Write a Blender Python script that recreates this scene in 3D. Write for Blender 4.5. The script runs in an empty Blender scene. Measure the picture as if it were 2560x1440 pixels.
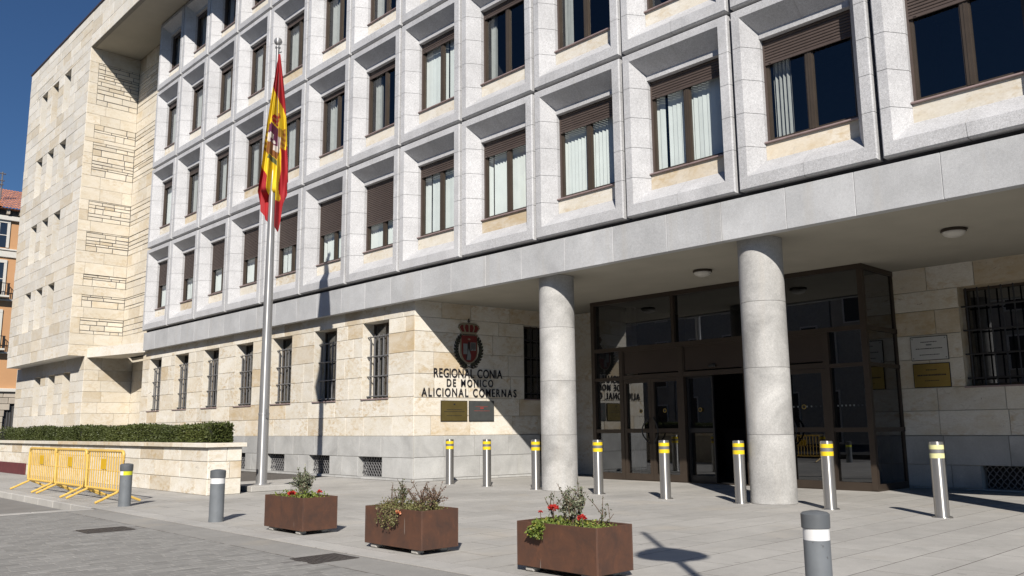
import bpy, math, random
import numpy as np
from mathutils import Vector, Matrix
random.seed(7); RS = np.random.RandomState(7)
PI = math.pi
S = 1.3                     # the scene is drawn in survey units; S turns them into metres at the very end
scene = bpy.context.scene
C = scene.collection

# ------------------------------------------------------------------ camera
CAM = Vector((31.174, -11.338, 1.15))
pitch, roll, yaw = 0.164248, -0.009323, -0.807405
Fv = Vector((math.sin(yaw)*math.cos(pitch), math.cos(yaw)*math.cos(pitch), math.sin(pitch)))
R0 = Vector((math.cos(yaw), -math.sin(yaw), 0)); U0 = R0.cross(Fv)
Rv = R0*math.cos(roll) + U0*math.sin(roll); Uv = -R0*math.sin(roll) + U0*math.cos(roll)
cd = bpy.data.cameras.new('camera'); cam = bpy.data.objects.new('camera', cd); C.objects.link(cam)
cd.sensor_width = 36; cd.lens = 2118.254/2560*36; cd.clip_start = .05; cd.clip_end = 3000
cam.matrix_world = Matrix.Translation(CAM*S) @ Matrix((Rv, Uv, -Fv)).transposed().to_4x4()
scene.camera = cam
# ------------------------------------------------------------------ sky, sun, exposure
SUN_YAW, SUN_EL = math.radians(-46.0), math.radians(34.5)
sun_to = Vector((-math.sin(SUN_YAW)*math.cos(SUN_EL), -math.cos(SUN_YAW)*math.cos(SUN_EL), math.sin(SUN_EL)))  # towards the sun
w = bpy.data.worlds.new('World'); scene.world = w; w.use_nodes = True
nt = w.node_tree; nt.nodes.clear()
sk = nt.nodes.new('ShaderNodeTexSky'); sk.sky_type = 'NISHITA'; sk.sun_disc = False
sk.sun_elevation = SUN_EL; sk.sun_rotation = math.atan2(sun_to.x, sun_to.y)
sk.air_density = 1.0; sk.dust_density = 0.0; sk.ozone_density = 10.0; sk.altitude = 0
bg = nt.nodes.new('ShaderNodeBackground'); bg.inputs[1].default_value = 0.058
ow = nt.nodes.new('ShaderNodeOutputWorld')
nt.links.new(sk.outputs[0], bg.inputs[0]); nt.links.new(bg.outputs[0], ow.inputs[0])
sl = bpy.data.lights.new('sun', 'SUN'); sl.energy = 5.0; sl.angle = math.radians(.5); sl.color = (1, .94, .86)
so = bpy.data.objects.new('sun', sl); C.objects.link(so)
so.rotation_euler = (-sun_to).to_track_quat('-Z', 'Y').to_euler()
scene.view_settings.view_transform = 'Standard'; scene.view_settings.look = 'None'
scene.view_settings.exposure = 0.12; scene.view_settings.gamma = 1
scene.view_settings.use_curve_mapping = False
scene.cycles.diffuse_bounces = 1; scene.cycles.transparent_max_bounces = 16

# ------------------------------------------------------------------ helpers
class MB:
    def __init__(s): s.v = []; s.f = []; s.m = []
    def add(s, vs, fs, mi=0):
        o = len(s.v); s.v += [tuple(x) for x in vs]; s.f += [tuple(i+o for i in f) for f in fs]; s.m += [mi]*len(fs); return s
    def box(s, x0, x1, y0, y1, z0, z1, mi=0):
        return s.add([(x0,y0,z0),(x1,y0,z0),(x1,y1,z0),(x0,y1,z0),(x0,y0,z1),(x1,y0,z1),(x1,y1,z1),(x0,y1,z1)],
                     [(0,3,2,1),(4,5,6,7),(0,1,5,4),(1,2,6,5),(2,3,7,6),(3,0,4,7)], mi)
    def cbox(s, x0, x1, y0, y1, z0, z1, c=.01, mi=0):     # box with all edges chamfered
        vs = []; X = (x0, x1); Y = (y0, y1); Z = (z0, z1); idx = {}
        for i in (0,1):
            for j in (0,1):
                for k in (0,1):
                    sx, sy, sz = (1-2*i)*c, (1-2*j)*c, (1-2*k)*c
                    for a, d in enumerate(((0,sy,sz),(sx,0,sz),(sx,sy,0))):
                        idx[i,j,k,a] = len(vs); vs.append((X[i]+d[0], Y[j]+d[1], Z[k]+d[2]))
        fs = []
        for i in (0,1): q = [idx[i,j,k,0] for j,k in ((0,0),(1,0),(1,1),(0,1))]; fs.append(q if i else q[::-1])
        for j in (0,1): q = [idx[i,j,k,1] for i,k in ((0,0),(0,1),(1,1),(1,0))]; fs.append(q if j else q[::-1])
        for k in (0,1): q = [idx[i,j,k,2] for i,j in ((0,0),(1,0),(1,1),(0,1))]; fs.append(q if k else q[::-1])
        for j in (0,1):
            for k in (0,1): fs.append([idx[0,j,k,1], idx[1,j,k,1], idx[1,j,k,2], idx[0,j,k,2]])
        for i in (0,1):
            for k in (0,1): fs.append([idx[i,0,k,0], idx[i,1,k,0], idx[i,1,k,2], idx[i,0,k,2]])
        for i in (0,1):
            for j in (0,1): fs.append([idx[i,j,0,0], idx[i,j,1,0], idx[i,j,1,1], idx[i,j,0,1]])
        for i in (0,1):
            for j in (0,1):
                for k in (0,1): fs.append([idx[i,j,k,0], idx[i,j,k,1], idx[i,j,k,2]])
        return s.add(vs, fs, mi)
    def quad(s, a, b, c, d, mi=0): return s.add([a,b,c,d], [(0,1,2,3)], mi)
    def prism(s, poly, z0, z1, mi=0):
        n = len(poly); vs = [(x,y,z0) for x,y in poly]+[(x,y,z1) for x,y in poly]
        return s.add(vs, [tuple(range(n))[::-1], tuple(range(n,2*n))]+[(i,(i+1)%n,n+(i+1)%n,n+i) for i in range(n)], mi)
    def lathe(s, prof, n=24, c=(0,0,0), mi=0):
        vs = []; fs = []
        for r, z in prof:
            for i in range(n):
                a = 2*PI*i/n; vs.append((c[0]+r*math.cos(a), c[1]+r*math.sin(a), c[2]+z))
        for k in range(len(prof)-1):
            for i in range(n):
                j = (i+1) % n; fs.append((k*n+i, k*n+j, (k+1)*n+j, (k+1)*n+i))
        fs.append(tuple(range(n))[::-1]); m = (len(prof)-1)*n; fs.append(tuple(range(m, m+n)))
        return s.add(vs, fs, mi)
    def tube(s, pts, r, n=6, mi=0, closed=False):
        pts = [Vector(q) for q in pts]; L = len(pts); rr = r if isinstance(r, (list, tuple)) else [r]*L
        vs = []; fs = []
        for i, q in enumerate(pts):
            a = pts[(i-1) % L] if (i or closed) else pts[0]; b = pts[(i+1) % L] if (i < L-1 or closed) else pts[-1]
            t = (b-a); t = t.normalized() if t.length > 1e-9 else Vector((0,0,1))
            up = Vector((0,0,1)) if abs(t.z) < .95 else Vector((1,0,0))
            x = t.cross(up).normalized(); y = x.cross(t).normalized()
            for k in range(n):
                an = 2*PI*k/n; vs.append(q + x*(rr[i]*math.cos(an)) + y*(rr[i]*math.sin(an)))
        for i in range(L if closed else L-1):
            for k in range(n):
                k2 = (k+1) % n; i2 = (i+1) % L
                fs.append((i*n+k, i2*n+k, i2*n+k2, i*n+k2))
        if not closed: fs.append(tuple(range(n))); fs.append(tuple(range((L-1)*n, L*n))[::-1])
        return s.add(vs, fs, mi)
    def mesh(s, name, mats, off=(0,0,0), smooth=False):
        me = bpy.data.meshes.new(name)
        me.from_pydata([(x-off[0], y-off[1], z-off[2]) for x,y,z in s.v], [], s.f)
        for m in (mats if isinstance(mats, (list, tuple)) else [mats]): me.materials.append(m)
        if len(me.materials) > 1: me.polygons.foreach_set('material_index', s.m)
        if smooth: me.shade_smooth() if hasattr(me, 'shade_smooth') else me.polygons.foreach_set('use_smooth', [True]*len(me.polygons))
        me.update(); return me
def link(name, me, parent=None, loc=None):
    o = bpy.data.objects.new(name, me); C.objects.link(o)
    if parent is not None: o.parent = parent
    if loc is not None: o.location = loc
    return o
def origin(o):
    p = Vector((0,0,0))
    while o is not None: p += o.location; o = o.parent
    return p
def part(name, mb, mats, parent, smooth=False):      # mb in scene coordinates
    off = origin(parent) if parent is not None else (0,0,0)
    return link(name, mb.mesh(name, mats, off, smooth), parent)
def tag(o, label=None, cat=None, group=None, kind=None):
    if label: o['label'] = label
    if cat: o['category'] = cat
    if group: o['group'] = group
    if kind: o['kind'] = kind
    return o
def empty(name, loc, label=None, cat=None, group=None):
    o = bpy.data.objects.new(name, None); C.objects.link(o); o.location = loc; o.empty_display_size = .1
    return tag(o, label, cat, group)
def single(name, mb, mats, loc, label=None, cat=None, group=None, smooth=False):
    return tag(link(name, mb.mesh(name, mats, loc, smooth), None, loc), label, cat, group)
def smooth_by_angle(o, deg=40):
    me = o.data; me.polygons.foreach_set('use_smooth', [True]*len(me.polygons))
    try: me.set_sharp_from_angle(angle=math.radians(deg))
    except Exception: pass
    return o

# ------------------------------------------------------------------ materials
def newmat(name):
    m = bpy.data.materials.new(name); m.use_nodes = True
    t = m.node_tree; b = t.nodes['Principled BSDF']; return m, t, b
def nd(t, typ, **k):
    n = t.nodes.new(typ)
    for a, v in k.items(): setattr(n, a, v)
    return n
def mixc(t, fac, a, b, blend='MIX'):
    n = nd(t, 'ShaderNodeMix', data_type='RGBA', blend_type=blend)
    for i, v in ((0, fac), (6, a), (7, b)):
        if hasattr(v, 'is_linked'): t.links.new(v, n.inputs[i])
        else: n.inputs[i].default_value = v if i == 0 else (*v, 1) if len(v) == 3 else v
    return n.outputs[2]
def ramp(t, src, lo, hi, a=0., b=1.):
    n = nd(t, 'ShaderNodeMapRange'); n.inputs[1].default_value = lo; n.inputs[2].default_value = hi
    n.inputs[3].default_value = a; n.inputs[4].default_value = b; t.links.new(src, n.inputs[0]); return n.outputs[0]
def math_(t, op, a, b):
    n = nd(t, 'ShaderNodeMath', operation=op)
    for i, v in ((0, a), (1, b)):
        if hasattr(v, 'is_linked'): t.links.new(v, n.inputs[i])
        else: n.inputs[i].default_value = v
    return n.outputs[0]
def coords(t, stretch=(1,1,1)):
    tc = nd(t, 'ShaderNodeTexCoord'); oi = nd(t, 'ShaderNodeObjectInfo'); at = nd(t, 'ShaderNodeAttribute', attribute_name='rnd')
    r = math_(t, 'FRACT', math_(t, 'ADD', oi.outputs['Random'], at.outputs['Fac']), 0)
    mp = nd(t, 'ShaderNodeVectorMath', operation='MULTIPLY'); mp.inputs[1].default_value = stretch; t.links.new(tc.outputs['Object'], mp.inputs[0])
    cb = nd(t, 'ShaderNodeCombineXYZ')
    for i, k in enumerate((37., 91., 53.)): t.links.new(math_(t, 'MULTIPLY', r, k), cb.inputs[i])
    ad = nd(t, 'ShaderNodeVectorMath', operation='ADD'); t.links.new(mp.outputs[0], ad.inputs[0]); t.links.new(cb.outputs[0], ad.inputs[1])
    return ad.outputs[0], r
def noise(t, vec, scale, detail=4, rough=.55, dist=0):
    n = nd(t, 'ShaderNodeTexNoise'); n.inputs['Scale'].default_value = scale; n.inputs['Detail'].default_value = detail
    n.inputs['Roughness'].default_value = rough; n.inputs['Distortion'].default_value = dist; t.links.new(vec, n.inputs['Vector']); return n.outputs['Fac']
def bump(t, b, h, strength, dist=.01):
    n = nd(t, 'ShaderNodeBump'); n.inputs['Strength'].default_value = strength; n.inputs['Distance'].default_value = dist
    t.links.new(h, n.inputs['Height']); t.links.new(n.outputs[0], b.inputs['Normal'])
def plain(name, col, rough=.6, metal=0., var=.12, scale=9., bmp=.0, spec=.5, dirt=None):
    m, t, b = newmat(name); v, r = coords(t)
    n = noise(t, v, scale, 5); f = ramp(t, n, .3, .7, 1-var, 1+var)
    cb = nd(t, 'ShaderNodeCombineXYZ'); [t.links.new(f, cb.inputs[i]) for i in range(3)]
    c = mixc(t, 1., col, cb.outputs[0], 'MULTIPLY')
    if dirt: c = mixc(t, ramp(t, noise(t, v, dirt[1], 6, .6), dirt[2], dirt[3]), c, dirt[0])
    t.links.new(c, b.inputs['Base Color']); b.inputs['Roughness'].default_value = rough; b.inputs['Metallic'].default_value = metal
    b.inputs['Specular IOR Level'].default_value = spec
    if bmp: bump(t, b, noise(t, v, scale*5, 3), bmp)
    return m
def travertine(name, light, mid, warm, pits=1., tintlo=.55):
    m, t, b = newmat(name); v, r = coords(t, (1, 1, 1.8))
    r2 = math_(t, 'FRACT', math_(t, 'MULTIPLY', r, 7.31), 0); r3 = math_(t, 'FRACT', math_(t, 'MULTIPLY', r, 23.7), 0)
    n1 = noise(t, v, 1.6, 6, .6, .8); n2 = noise(t, v, 7., 6, .65, .4)
    c = mixc(t, ramp(t, n1, .38, .66), light, mid)
    c = mixc(t, math_(t, 'MULTIPLY', ramp(t, r2, tintlo, 1.), ramp(t, n1, .3, .75, .35, 1.)), c, warm)
    c = mixc(t, math_(t, 'MULTIPLY', ramp(t, n2, .46, .66, 0, .85), ramp(t, noise(t, v, 1.1, 3, .5), .42, .62)), c, warm)
    c = mixc(t, ramp(t, noise(t, v, 2.3, 8, .7, 1.6), .52, .60, 0, .28), c, (.80,.76,.68))
    c = mixc(t, ramp(t, noise(t, v, 4.5, 7, .75, 1.2), .57, .70, 0, .42), c, (.38, .34, .29))
    c = mixc(t, ramp(t, noise(t, v, 24., 4, .7), .35, .62, .22, 0), c, (.50, .42, .31))
    g = ramp(t, r3, 0, 1, .88, 1.06); cb = nd(t, 'ShaderNodeCombineXYZ'); [t.links.new(g, cb.inputs[i]) for i in range(3)]
    c = mixc(t, 1., c, cb.outputs[0], 'MULTIPLY')
    pn = noise(t, v, 9., 5, .75, .9)
    pit = ramp(t, pn, .655, .71); c = mixc(t, math_(t, 'MULTIPLY', pit, .75*pits), c, (.2, .13, .08))
    t.links.new(c, b.inputs['Base Color']); b.inputs['Roughness'].default_value = .75; b.inputs['Specular IOR Level'].default_value = .25
    h = math_(t, 'SUBTRACT', math_(t, 'MULTIPLY', n2, .5), pit); bump(t, b, h, .45, .012)
    return m
def granite(name, col, speck=.16, stain=.0, rough=.6, warm=(.5,.46,.4), blot=.18):
    m, t, b = newmat(name); v, r = coords(t)
    n1 = noise(t, v, 90., 2, .8); n2 = noise(t, v, 1.3, 5, .6, .5); n3 = noise(t, v, 28., 3, .7)
    f = math_(t, 'ADD', ramp(t, n1, .3, .7, 1-speck, 1+speck), ramp(t, n3, .3, .7, -speck*.5, speck*.5))
    f = math_(t, 'MULTIPLY', f, ramp(t, n2, .3, .72, 1+blot*.4, 1-blot)); f = math_(t, 'MULTIPLY', f, ramp(t, r, 0, 1, .93, 1.05))
    cb = nd(t, 'ShaderNodeCombineXYZ'); [t.links.new(f, cb.inputs[i]) for i in range(3)]
    c = mixc(t, 1., col, cb.outputs[0], 'MULTIPLY')
    if stain:
        tc = nd(t, 'ShaderNodeTexCoord'); mp = nd(t, 'ShaderNodeVectorMath', operation='MULTIPLY'); mp.inputs[1].default_value = (3., 3., .25)
        t.links.new(tc.outputs['Object'], mp.inputs[0])
        c = mixc(t, ramp(t, noise(t, mp.outputs[0], 1., 4, .6), .56, .75, 0, stain), c, warm)
    t.links.new(c, b.inputs['Base Color']); b.inputs['Roughness'].default_value = rough; b.inputs['Specular IOR Level'].default_value = .3
    bump(t, b, n3, .12, .006)
    return m
def paving(name, col):
    m, t, b = newmat(name); v, r = coords(t); tc = nd(t, 'ShaderNodeTexCoord'); gv = tc.outputs['Object']
    f = math_(t, 'MULTIPLY', ramp(t, r, 0, 1, .93, 1.05), ramp(t, noise(t, v, 60., 3, .7), .3, .7, .93, 1.07))
    f = math_(t, 'MULTIPLY', f, ramp(t, noise(t, gv, .55, 6, .65, .6), .32, .7, 1.07, .82))
    f = math_(t, 'MULTIPLY', f, ramp(t, noise(t, v, 5., 5, .7), .3, .75, 1.04, .9))
    cb = nd(t, 'ShaderNodeCombineXYZ'); [t.links.new(f, cb.inputs[i]) for i in range(3)]
    c = mixc(t, 1., col, cb.outputs[0], 'MULTIPLY')
    c = mixc(t, ramp(t, noise(t, gv, .9, 5, .6), .56, .72, 0, .35), c, (.50,.44,.35))
    c = mixc(t, ramp(t, noise(t, gv, 9., 2, .4), .73, .75, 0, .45), c, (.16,.15,.14))
    c = mixc(t, ramp(t, noise(t, gv, 2.7, 7, .8, 1.5), .64, .70, 0, .22), c, (.22,.21,.2))
    t.links.new(c, b.inputs['Base Color']); b.inputs['Roughness'].default_value = .8; b.inputs['Specular IOR Level'].default_value = .25
    bump(t, b, noise(t, v, 50., 4, .7), .18, .006); return m
def brushed(name, col, rough, metal=.85):
    m, t, b = newmat(name); v, r = coords(t, (60, 60, 1.5)); n = noise(t, v, 1., 3)
    f = ramp(t, n, .3, .7, .88, 1.1); cb = nd(t, 'ShaderNodeCombineXYZ'); [t.links.new(f, cb.inputs[i]) for i in range(3)]
    t.links.new(mixc(t, 1., col, cb.outputs[0], 'MULTIPLY'), b.inputs['Base Color'])
    b.inputs['Metallic'].default_value = metal; b.inputs['Roughness'].default_value = rough; b.inputs['Anisotropic'].default_value = .93; b.inputs['Anisotropic Rotation'].default_value = .25
    tg = nd(t, 'ShaderNodeTangent', direction_type='RADIAL', axis='Z'); t.links.new(tg.outputs[0], b.inputs['Tangent']); return m
def glass(name, tint, refl, rough=.0):
    m = bpy.data.materials.new(name); m.use_nodes = True; t = m.node_tree; t.nodes.clear()
    tr = nd(t, 'ShaderNodeBsdfTransparent'); tr.inputs[0].default_value = (*tint, 1)
    gl = nd(t, 'ShaderNodeBsdfGlossy'); gl.inputs['Roughness'].default_value = rough; gl.inputs[0].default_value = (.92, .95, 1, 1)
    fr = nd(t, 'ShaderNodeLayerWeight'); fr.inputs[0].default_value = .5
    f = math_(t, 'ADD', math_(t, 'MULTIPLY', math_(t, 'POWER', fr.outputs['Facing'], 5.), .9), refl+.04); mx = nd(t, 'ShaderNodeMixShader'); out = nd(t, 'ShaderNodeOutputMaterial')
    t.links.new(f, mx.inputs[0]); t.links.new(tr.outputs[0], mx.inputs[1]); t.links.new(gl.outputs[0], mx.inputs[2]); t.links.new(mx.outputs[0], out.inputs[0])
    return m
def leafmat(name, a, b_, c_=None):
    m, t, b = newmat(name); at = nd(t, 'ShaderNodeAttribute', attribute_name='rnd')
    c = mixc(t, at.outputs['Fac'], a, b_)
    if c_: c = mixc(t, ramp(t, at.outputs['Fac'], .8, 1.), c, c_)
    t.links.new(c, b.inputs['Base Color']); b.inputs['Roughness'].default_value = .5; b.inputs['Specular IOR Level'].default_value = .35
    return m
def rust(name):
    m, t, b = newmat(name); v, r = coords(t)
    tc = nd(t, 'ShaderNodeTexCoord'); sx = nd(t, 'ShaderNodeSeparateXYZ'); t.links.new(tc.outputs['Object'], sx.inputs[0])
    n1 = noise(t, v, 5., 6, .65, .6); n2 = noise(t, v, 45., 4, .7)
    c = mixc(t, ramp(t, n1, .32, .68), (.14, .064, .038), (.080, .045, .033))
    c = mixc(t, ramp(t, noise(t, v, 11., 5, .7), .55, .78, 0, .6), c, (.19, .08, .042))
    mp = nd(t, 'ShaderNodeVectorMath', operation='MULTIPLY'); mp.inputs[1].default_value = (16, 16, 1.5); t.links.new(v, mp.inputs[0])
    c = mixc(t, ramp(t, noise(t, mp.outputs[0], 1., 4, .6), .62, .78, 0, .5), c, (.06, .04, .035))
    c = mixc(t, ramp(t, noise(t, mp.outputs[0], 1.7, 2, .5), .735, .76, 0, .5), c, (.4, .36, .32))
    t.links.new(c, b.inputs['Base Color']); b.inputs['Roughness'].default_value = .62; b.inputs['Metallic'].default_value = .15
    bump(t, b, n2, .15, .004); return m

m_trav = travertine('travertine', (.86,.825,.745), (.77,.71,.59), (.58,.43,.235), 1.5, .7)
m_wing = travertine('wing_limestone', (.82,.795,.735), (.765,.725,.64), (.67,.56,.39), .8, .74)
m_rough = travertine('split_limestone', (.80,.745,.64), (.73,.655,.52), (.61,.49,.32), .7, .75)
m_panel = granite('panel_granite', (.565,.567,.578), .26, .32, warm=(.46,.45,.43))
m_belt = granite('belt_granite', (.53,.537,.545), .14, .35, warm=(.47,.44,.39))
m_plinth = granite('plinth_granite', (.515,.515,.50), .10, .25, warm=(.45,.43,.38), blot=.3)
m_column = granite('column_granite', (.52,.513,.495), .18, .4, warm=(.46,.42,.36), blot=.42)
m_mortar = plain('mortar', (.42,.38,.31), .9)
m_pjoint = plain('panel_joint', (.43,.43,.425), .9)
m_gap = plain('dark_joint', (.12,.115,.12), .9)
m_plaster = plain('beige_plaster', (.40,.375,.315), .9, var=.07, scale=1.2)
m_white = plain('white_plaster', (.80,.79,.75), .85, var=.05, scale=2.)
m_bronze = plain('bronze_frame', (.085,.066,.050), .42, .35, var=.12, scale=3.)
m_bronze_dk = plain('entrance_bronze', (.060,.045,.034), .45, .3, var=.12, scale=3.)
m_bpanel = plain('entrance_panel', (.052,.037,.028), .4, .2, var=.1, scale=2.)
m_shutter = plain('roller_shutter', (.085,.063,.054), .55, 0, var=.1, scale=6.)
m_sill = plain('sill_stone', (.32,.24,.23), .5, var=.15)
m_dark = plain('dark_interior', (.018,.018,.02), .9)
m_blind = plain('white_blind', (.74,.77,.75), .8, var=.05, scale=3.)
m_curtain = plain('grey_curtain', (.40,.41,.40), .9, var=.08)
m_glass = glass('window_glass', (.90,.93,.93), .03)
m_glass_dk = glass('entrance_glass', (.22,.23,.24), .10)
m_iron = plain('grey_iron', (.20,.20,.205), .55, .3, var=.15)
m_darkiron = plain('black_iron', (.035,.035,.04), .5, .2)
m_steel = brushed('brushed_steel', (.50,.49,.47), .42)
m_pole = brushed('satin_pole_steel', (.48,.48,.48), .5, .62)
m_gbol = plain('grey_bollard_paint', (.165,.18,.195), .5, var=.12, scale=6, bmp=.1, dirt=((.07,.07,.07), 22., .66, .72))
m_gcap = plain('dark_bollard_cap', (.115,.125,.135), .5, var=.1)
m_wband = plain('white_reflective_band', (.80,.80,.80), .45, var=.05)
m_yband = plain('yellow_reflective_band', (.85,.62,.02), .4, var=.04)
m_pband = plain('faded_yellow_band', (.78,.76,.38), .4, var=.06)
m_limeband = plain('lime_band', (.68,.70,.03), .4, var=.04)
m_black = plain('black_paint', (.02,.02,.022), .45)
m_corten = rust('weathered_steel')
m_soil = plain('soil', (.06,.045,.03), .95, var=.4, scale=30, bmp=.6)
m_byel = plain('barrier_yellow', (.76,.50,.12), .45, var=.1, scale=9, dirt=((.35,.2,.06), 26., .66, .74))
m_byel2 = plain('barrier_plate', (.76,.46,.015), .45, var=.06)
m_slab = paving('paving_slab', (.475,.46,.43))
m_joint = plain('paving_joint', (.13,.12,.11), .95, spec=.1)
m_band = paving('kerb_stone', (.51,.495,.465))
m_sett = granite('grey_sett', (.30,.293,.278), .10, .0, rough=.75, blot=.25)
m_street = plain('street_base', (.22,.21,.20), .9, var=.15, scale=4, bmp=.3)
m_road = plain('road_asphalt', (.24,.23,.215), .85, var=.1, scale=2, bmp=.3)
m_ground = plain('ground', (.06,.058,.055), .9)  # dark so that ground out of view bounces less light
m_asphalt = plain('dark_asphalt', (.05,.05,.05), .85, var=.15, scale=3, bmp=.3)  # unseen street only, dark to cut bounced light
m_cover = plain('cast_iron_cover', (.085,.075,.07), .55, .4, var=.2, scale=25, bmp=.5)
m_maroon = plain('maroon_paint', (.13,.028,.03), .6, var=.15, scale=4)
m_orange = plain('orange_render', (.62,.345,.17), .9, var=.07, scale=.5)
m_ostone = plain('old_limestone', (.50,.44,.36), .85, var=.15, scale=1.5)
m_trim = plain('white_trim', (.72,.69,.62), .8, var=.06)
m_rtile = plain('roof_tile', (.40,.17,.10), .85, var=.35, scale=1.3)
m_hedge = leafmat('hedge_leaf', (.040,.055,.016), (.125,.145,.038), (.13,.10,.045))
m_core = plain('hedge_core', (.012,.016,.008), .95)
m_leaf_gg = leafmat('grey_green_leaf', (.10,.125,.065), (.24,.25,.17), (.32,.31,.24))
m_leaf_g = leafmat('green_leaf', (.09,.14,.025), (.21,.25,.05), (.38,.33,.07))
m_leaf_o = leafmat('olive_leaf', (.10,.105,.035), (.20,.19,.075), (.30,.24,.12))
m_leaf_r = leafmat('reddish_leaf', (.11,.055,.04), (.20,.13,.09), (.26,.22,.11))
m_leaf_d = leafmat('dark_green_leaf', (.035,.05,.02), (.11,.12,.05))
m_stem = plain('stem', (.13,.09,.06), .8)
m_red = leafmat('red_petal', (.40,.02,.02), (.62,.06,.05))
m_peach = leafmat('peach_petal', (.75,.22,.10), (.85,.35,.2))
m_fred = plain('flag_red', (.36,.012,.018), .75, var=.05, scale=5)
m_fyel = plain('flag_yellow', (.80,.56,.02), .75, var=.05, scale=5)
m_fpur = plain('flag_crimson', (.12,.02,.07), .8); m_fwht = plain('flag_white', (.62,.56,.52), .8)
m_fbrn = plain('flag_brown', (.26,.10,.025), .8); m_fgrn = plain('flag_green', (.13,.14,.06), .8)
m_brass = plain('polished_brass', (.50,.36,.11), .3, .85, var=.12, scale=3)
m_brass2 = plain('aged_brass', (.20,.155,.055), .4, .6, var=.12, scale=4)
m_pdark = plain('dark_plaque', (.085,.09,.088), .4, .2, var=.1)
m_pwhite = plain('white_plaque', (.62,.62,.60), .35, var=.04)
m_letter = plain('letter_metal', (.014,.014,.022), .45, .2)
m_cred = plain('crest_red', (.17,.024,.02), .6); m_cgrey = plain('crest_grey', (.22,.24,.24), .6); m_ccream = plain('crest_cream', (.30,.26,.18), .6)
m_cleaf = plain('crest_leaf', (.045,.05,.03), .7); m_cblk = plain('crest_outline', (.03,.022,.02), .6)
m_lampglass = plain('opal_glass', (.62,.60,.55), .35, var=.03)
m_gold = plain('gold_sticker', (.34,.24,.05), .5)

# ------------------------------------------------------------------ setting: ground, pavement, street
MODW, MODH, Z0 = 2.2185, 3.0313, 4.7013
g = MB(); g.quad((-600,-600,-.24),(600,-600,-.24),(600,600,-.24),(-600,600,-.24)); tag(part('ground', g, m_ground, None), kind='structure')
pv = MB(); pv.box(-30, 36, -6.62, 14, -.23, -.0012); pavement = tag(part('pavement', pv, m_joint, None), kind='structure')
st = MB(); st.box(17.22, 36, -13.2, -7.22, -.23, -.005)
street = tag(part('street', st, m_street, None), kind='structure')
rd = MB(); rd.box(-60, 17.0, -11, -6.76, -.23, -.11); tag(part('road', rd, m_road, None), kind='structure')
rd = MB(); rd.box(-60, 60, -29.5, -13.21, -.23, -.02); tag(part('unseen_dark_street', rd, m_asphalt, None), kind='structure')  # out of view, made dark to cut light bounced into the shade

def pieces(parent, name, mat, rects, top, near=300, thick=.06, ch=.0004, tilt=.0004, label=None):
    """thin stones lying on the ground: the nearest ones as objects, the rest as one joined part"""
    cx, cy = CAM.x, CAM.y
    def vis(r):
        q = Vector(((r[0]+r[1])/2, (r[2]+r[3])/2, 0)) - CAM; d = q.dot(Fv)
        if d < .5: return 1e6
        x = q.dot(Rv)/d*2118/1280; y = q.dot(Uv)/d*2118/720
        return d if abs(x) < 1.05 and y > -1.1 else 1e5+d
    rects = sorted(rects, key=vis); off = origin(parent)
    big = MB(); rn = []
    for i, (x0,x1,y0,y1) in enumerate(rects):
        mb = MB(); c = ch; a, b = random.uniform(-tilt, tilt), random.uniform(-tilt, tilt); dz = random.uniform(-tilt, tilt)*.6
        zt = lambda x, y: top+dz + a*(x-(x0+x1)/2)/max(.1,x1-x0) + b*(y-(y0+y1)/2)/max(.1,y1-y0)
        q = [(x0+c,y0+c),(x1-c,y0+c),(x1-c,y1-c),(x0+c,y1-c)]; o = [(x0,y0),(x1,y0),(x1,y1),(x0,y1)]
        vs = [(x,y,zt(x,y)) for x,y in q]+[(x,y,zt(x,y)-c) for x,y in o]+[(x,y,top-thick) for x,y in o]
        fs = [(0,1,2,3)]+[(4+k,4+(k+1)%4,(k+1)%4,k) for k in range(4)]+[(8+k,8+(k+1)%4,4+(k+1)%4,4+k) for k in range(4)]
        if i < near: mb.add(vs, fs); part(name, mb, mat, parent)
        else: big.add(vs, fs); rn += [random.random()]*len(fs)
    if big.f:
        o = part(name+'s', big, mat, parent); at = o.data.attributes.new('rnd', 'FLOAT', 'FACE'); at.data.foreach_set('value', rn); o['kind'] = 'stuff'
rects = []
for i in range(-4, 42):
    x0 = 14.2 + i*.4605
    if x0 > 33: break
    y = -6.45 - (.52 if i % 2 else 0) - .02*random.random()
    while y < 5.2:
        y2 = y+1.045; a, b = max(y+.004, -6.44), min(y2-.004, 5.2)
        if b-a > .1: rects.append((x0+.0065, x0+.454, a+.003, b-.003))
        y = y2
for i in range(0, 16):                                    # coarser rows at the far left
    x0 = 12.35-(i+1)*.92; y = -6.45-(.5 if i % 2 else 0)
    while y < -4.4:
        a, b = max(y+.006, -6.44), min(y+1.04, -4.45)
        if b-a > .1: rects.append((x0+.005, x0+.915, a, b))
        y += 1.045
pieces(pavement, 'paving_slab', m_slab, rects, 0.0)
# kerb band along the edge of the pavement (flush east of x = 17, a real kerb to the west)
rects = []; x = 16.9
while x < 36: L = random.uniform(.85, 1.05); rects.append((x+.003, x+L-.003, -6.73, -6.455)); x += L
kb = MB(); kb.box(16.9, 40, -6.75, -6.62, -.23, -.005); kbo = tag(part('kerb', kb, m_joint, None), kind='structure')
rl = [r for r in rects]; pieces(kbo, 'kerb_stone', m_band, [(a,b,c,-6.455) for a,b,c,d in rl], .002, 300)
x = 16.9
while x > -6:
    L = random.uniform(.8, .95); mb = MB(); mb.cbox(x-L+.004, x-.004, -6.76, -6.455, -.2, .004, .012); part('kerb_stone', mb, m_band, kbo); x -= L
y = -6.78
while y > -13:
    L = random.uniform(.8, 1.); mb = MB(); mb.cbox(17.0, 17.21, y-L+.004, y-.004, -.2, .003, .012); part('kerb_stone', mb, m_band, kbo); y -= L
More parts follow.
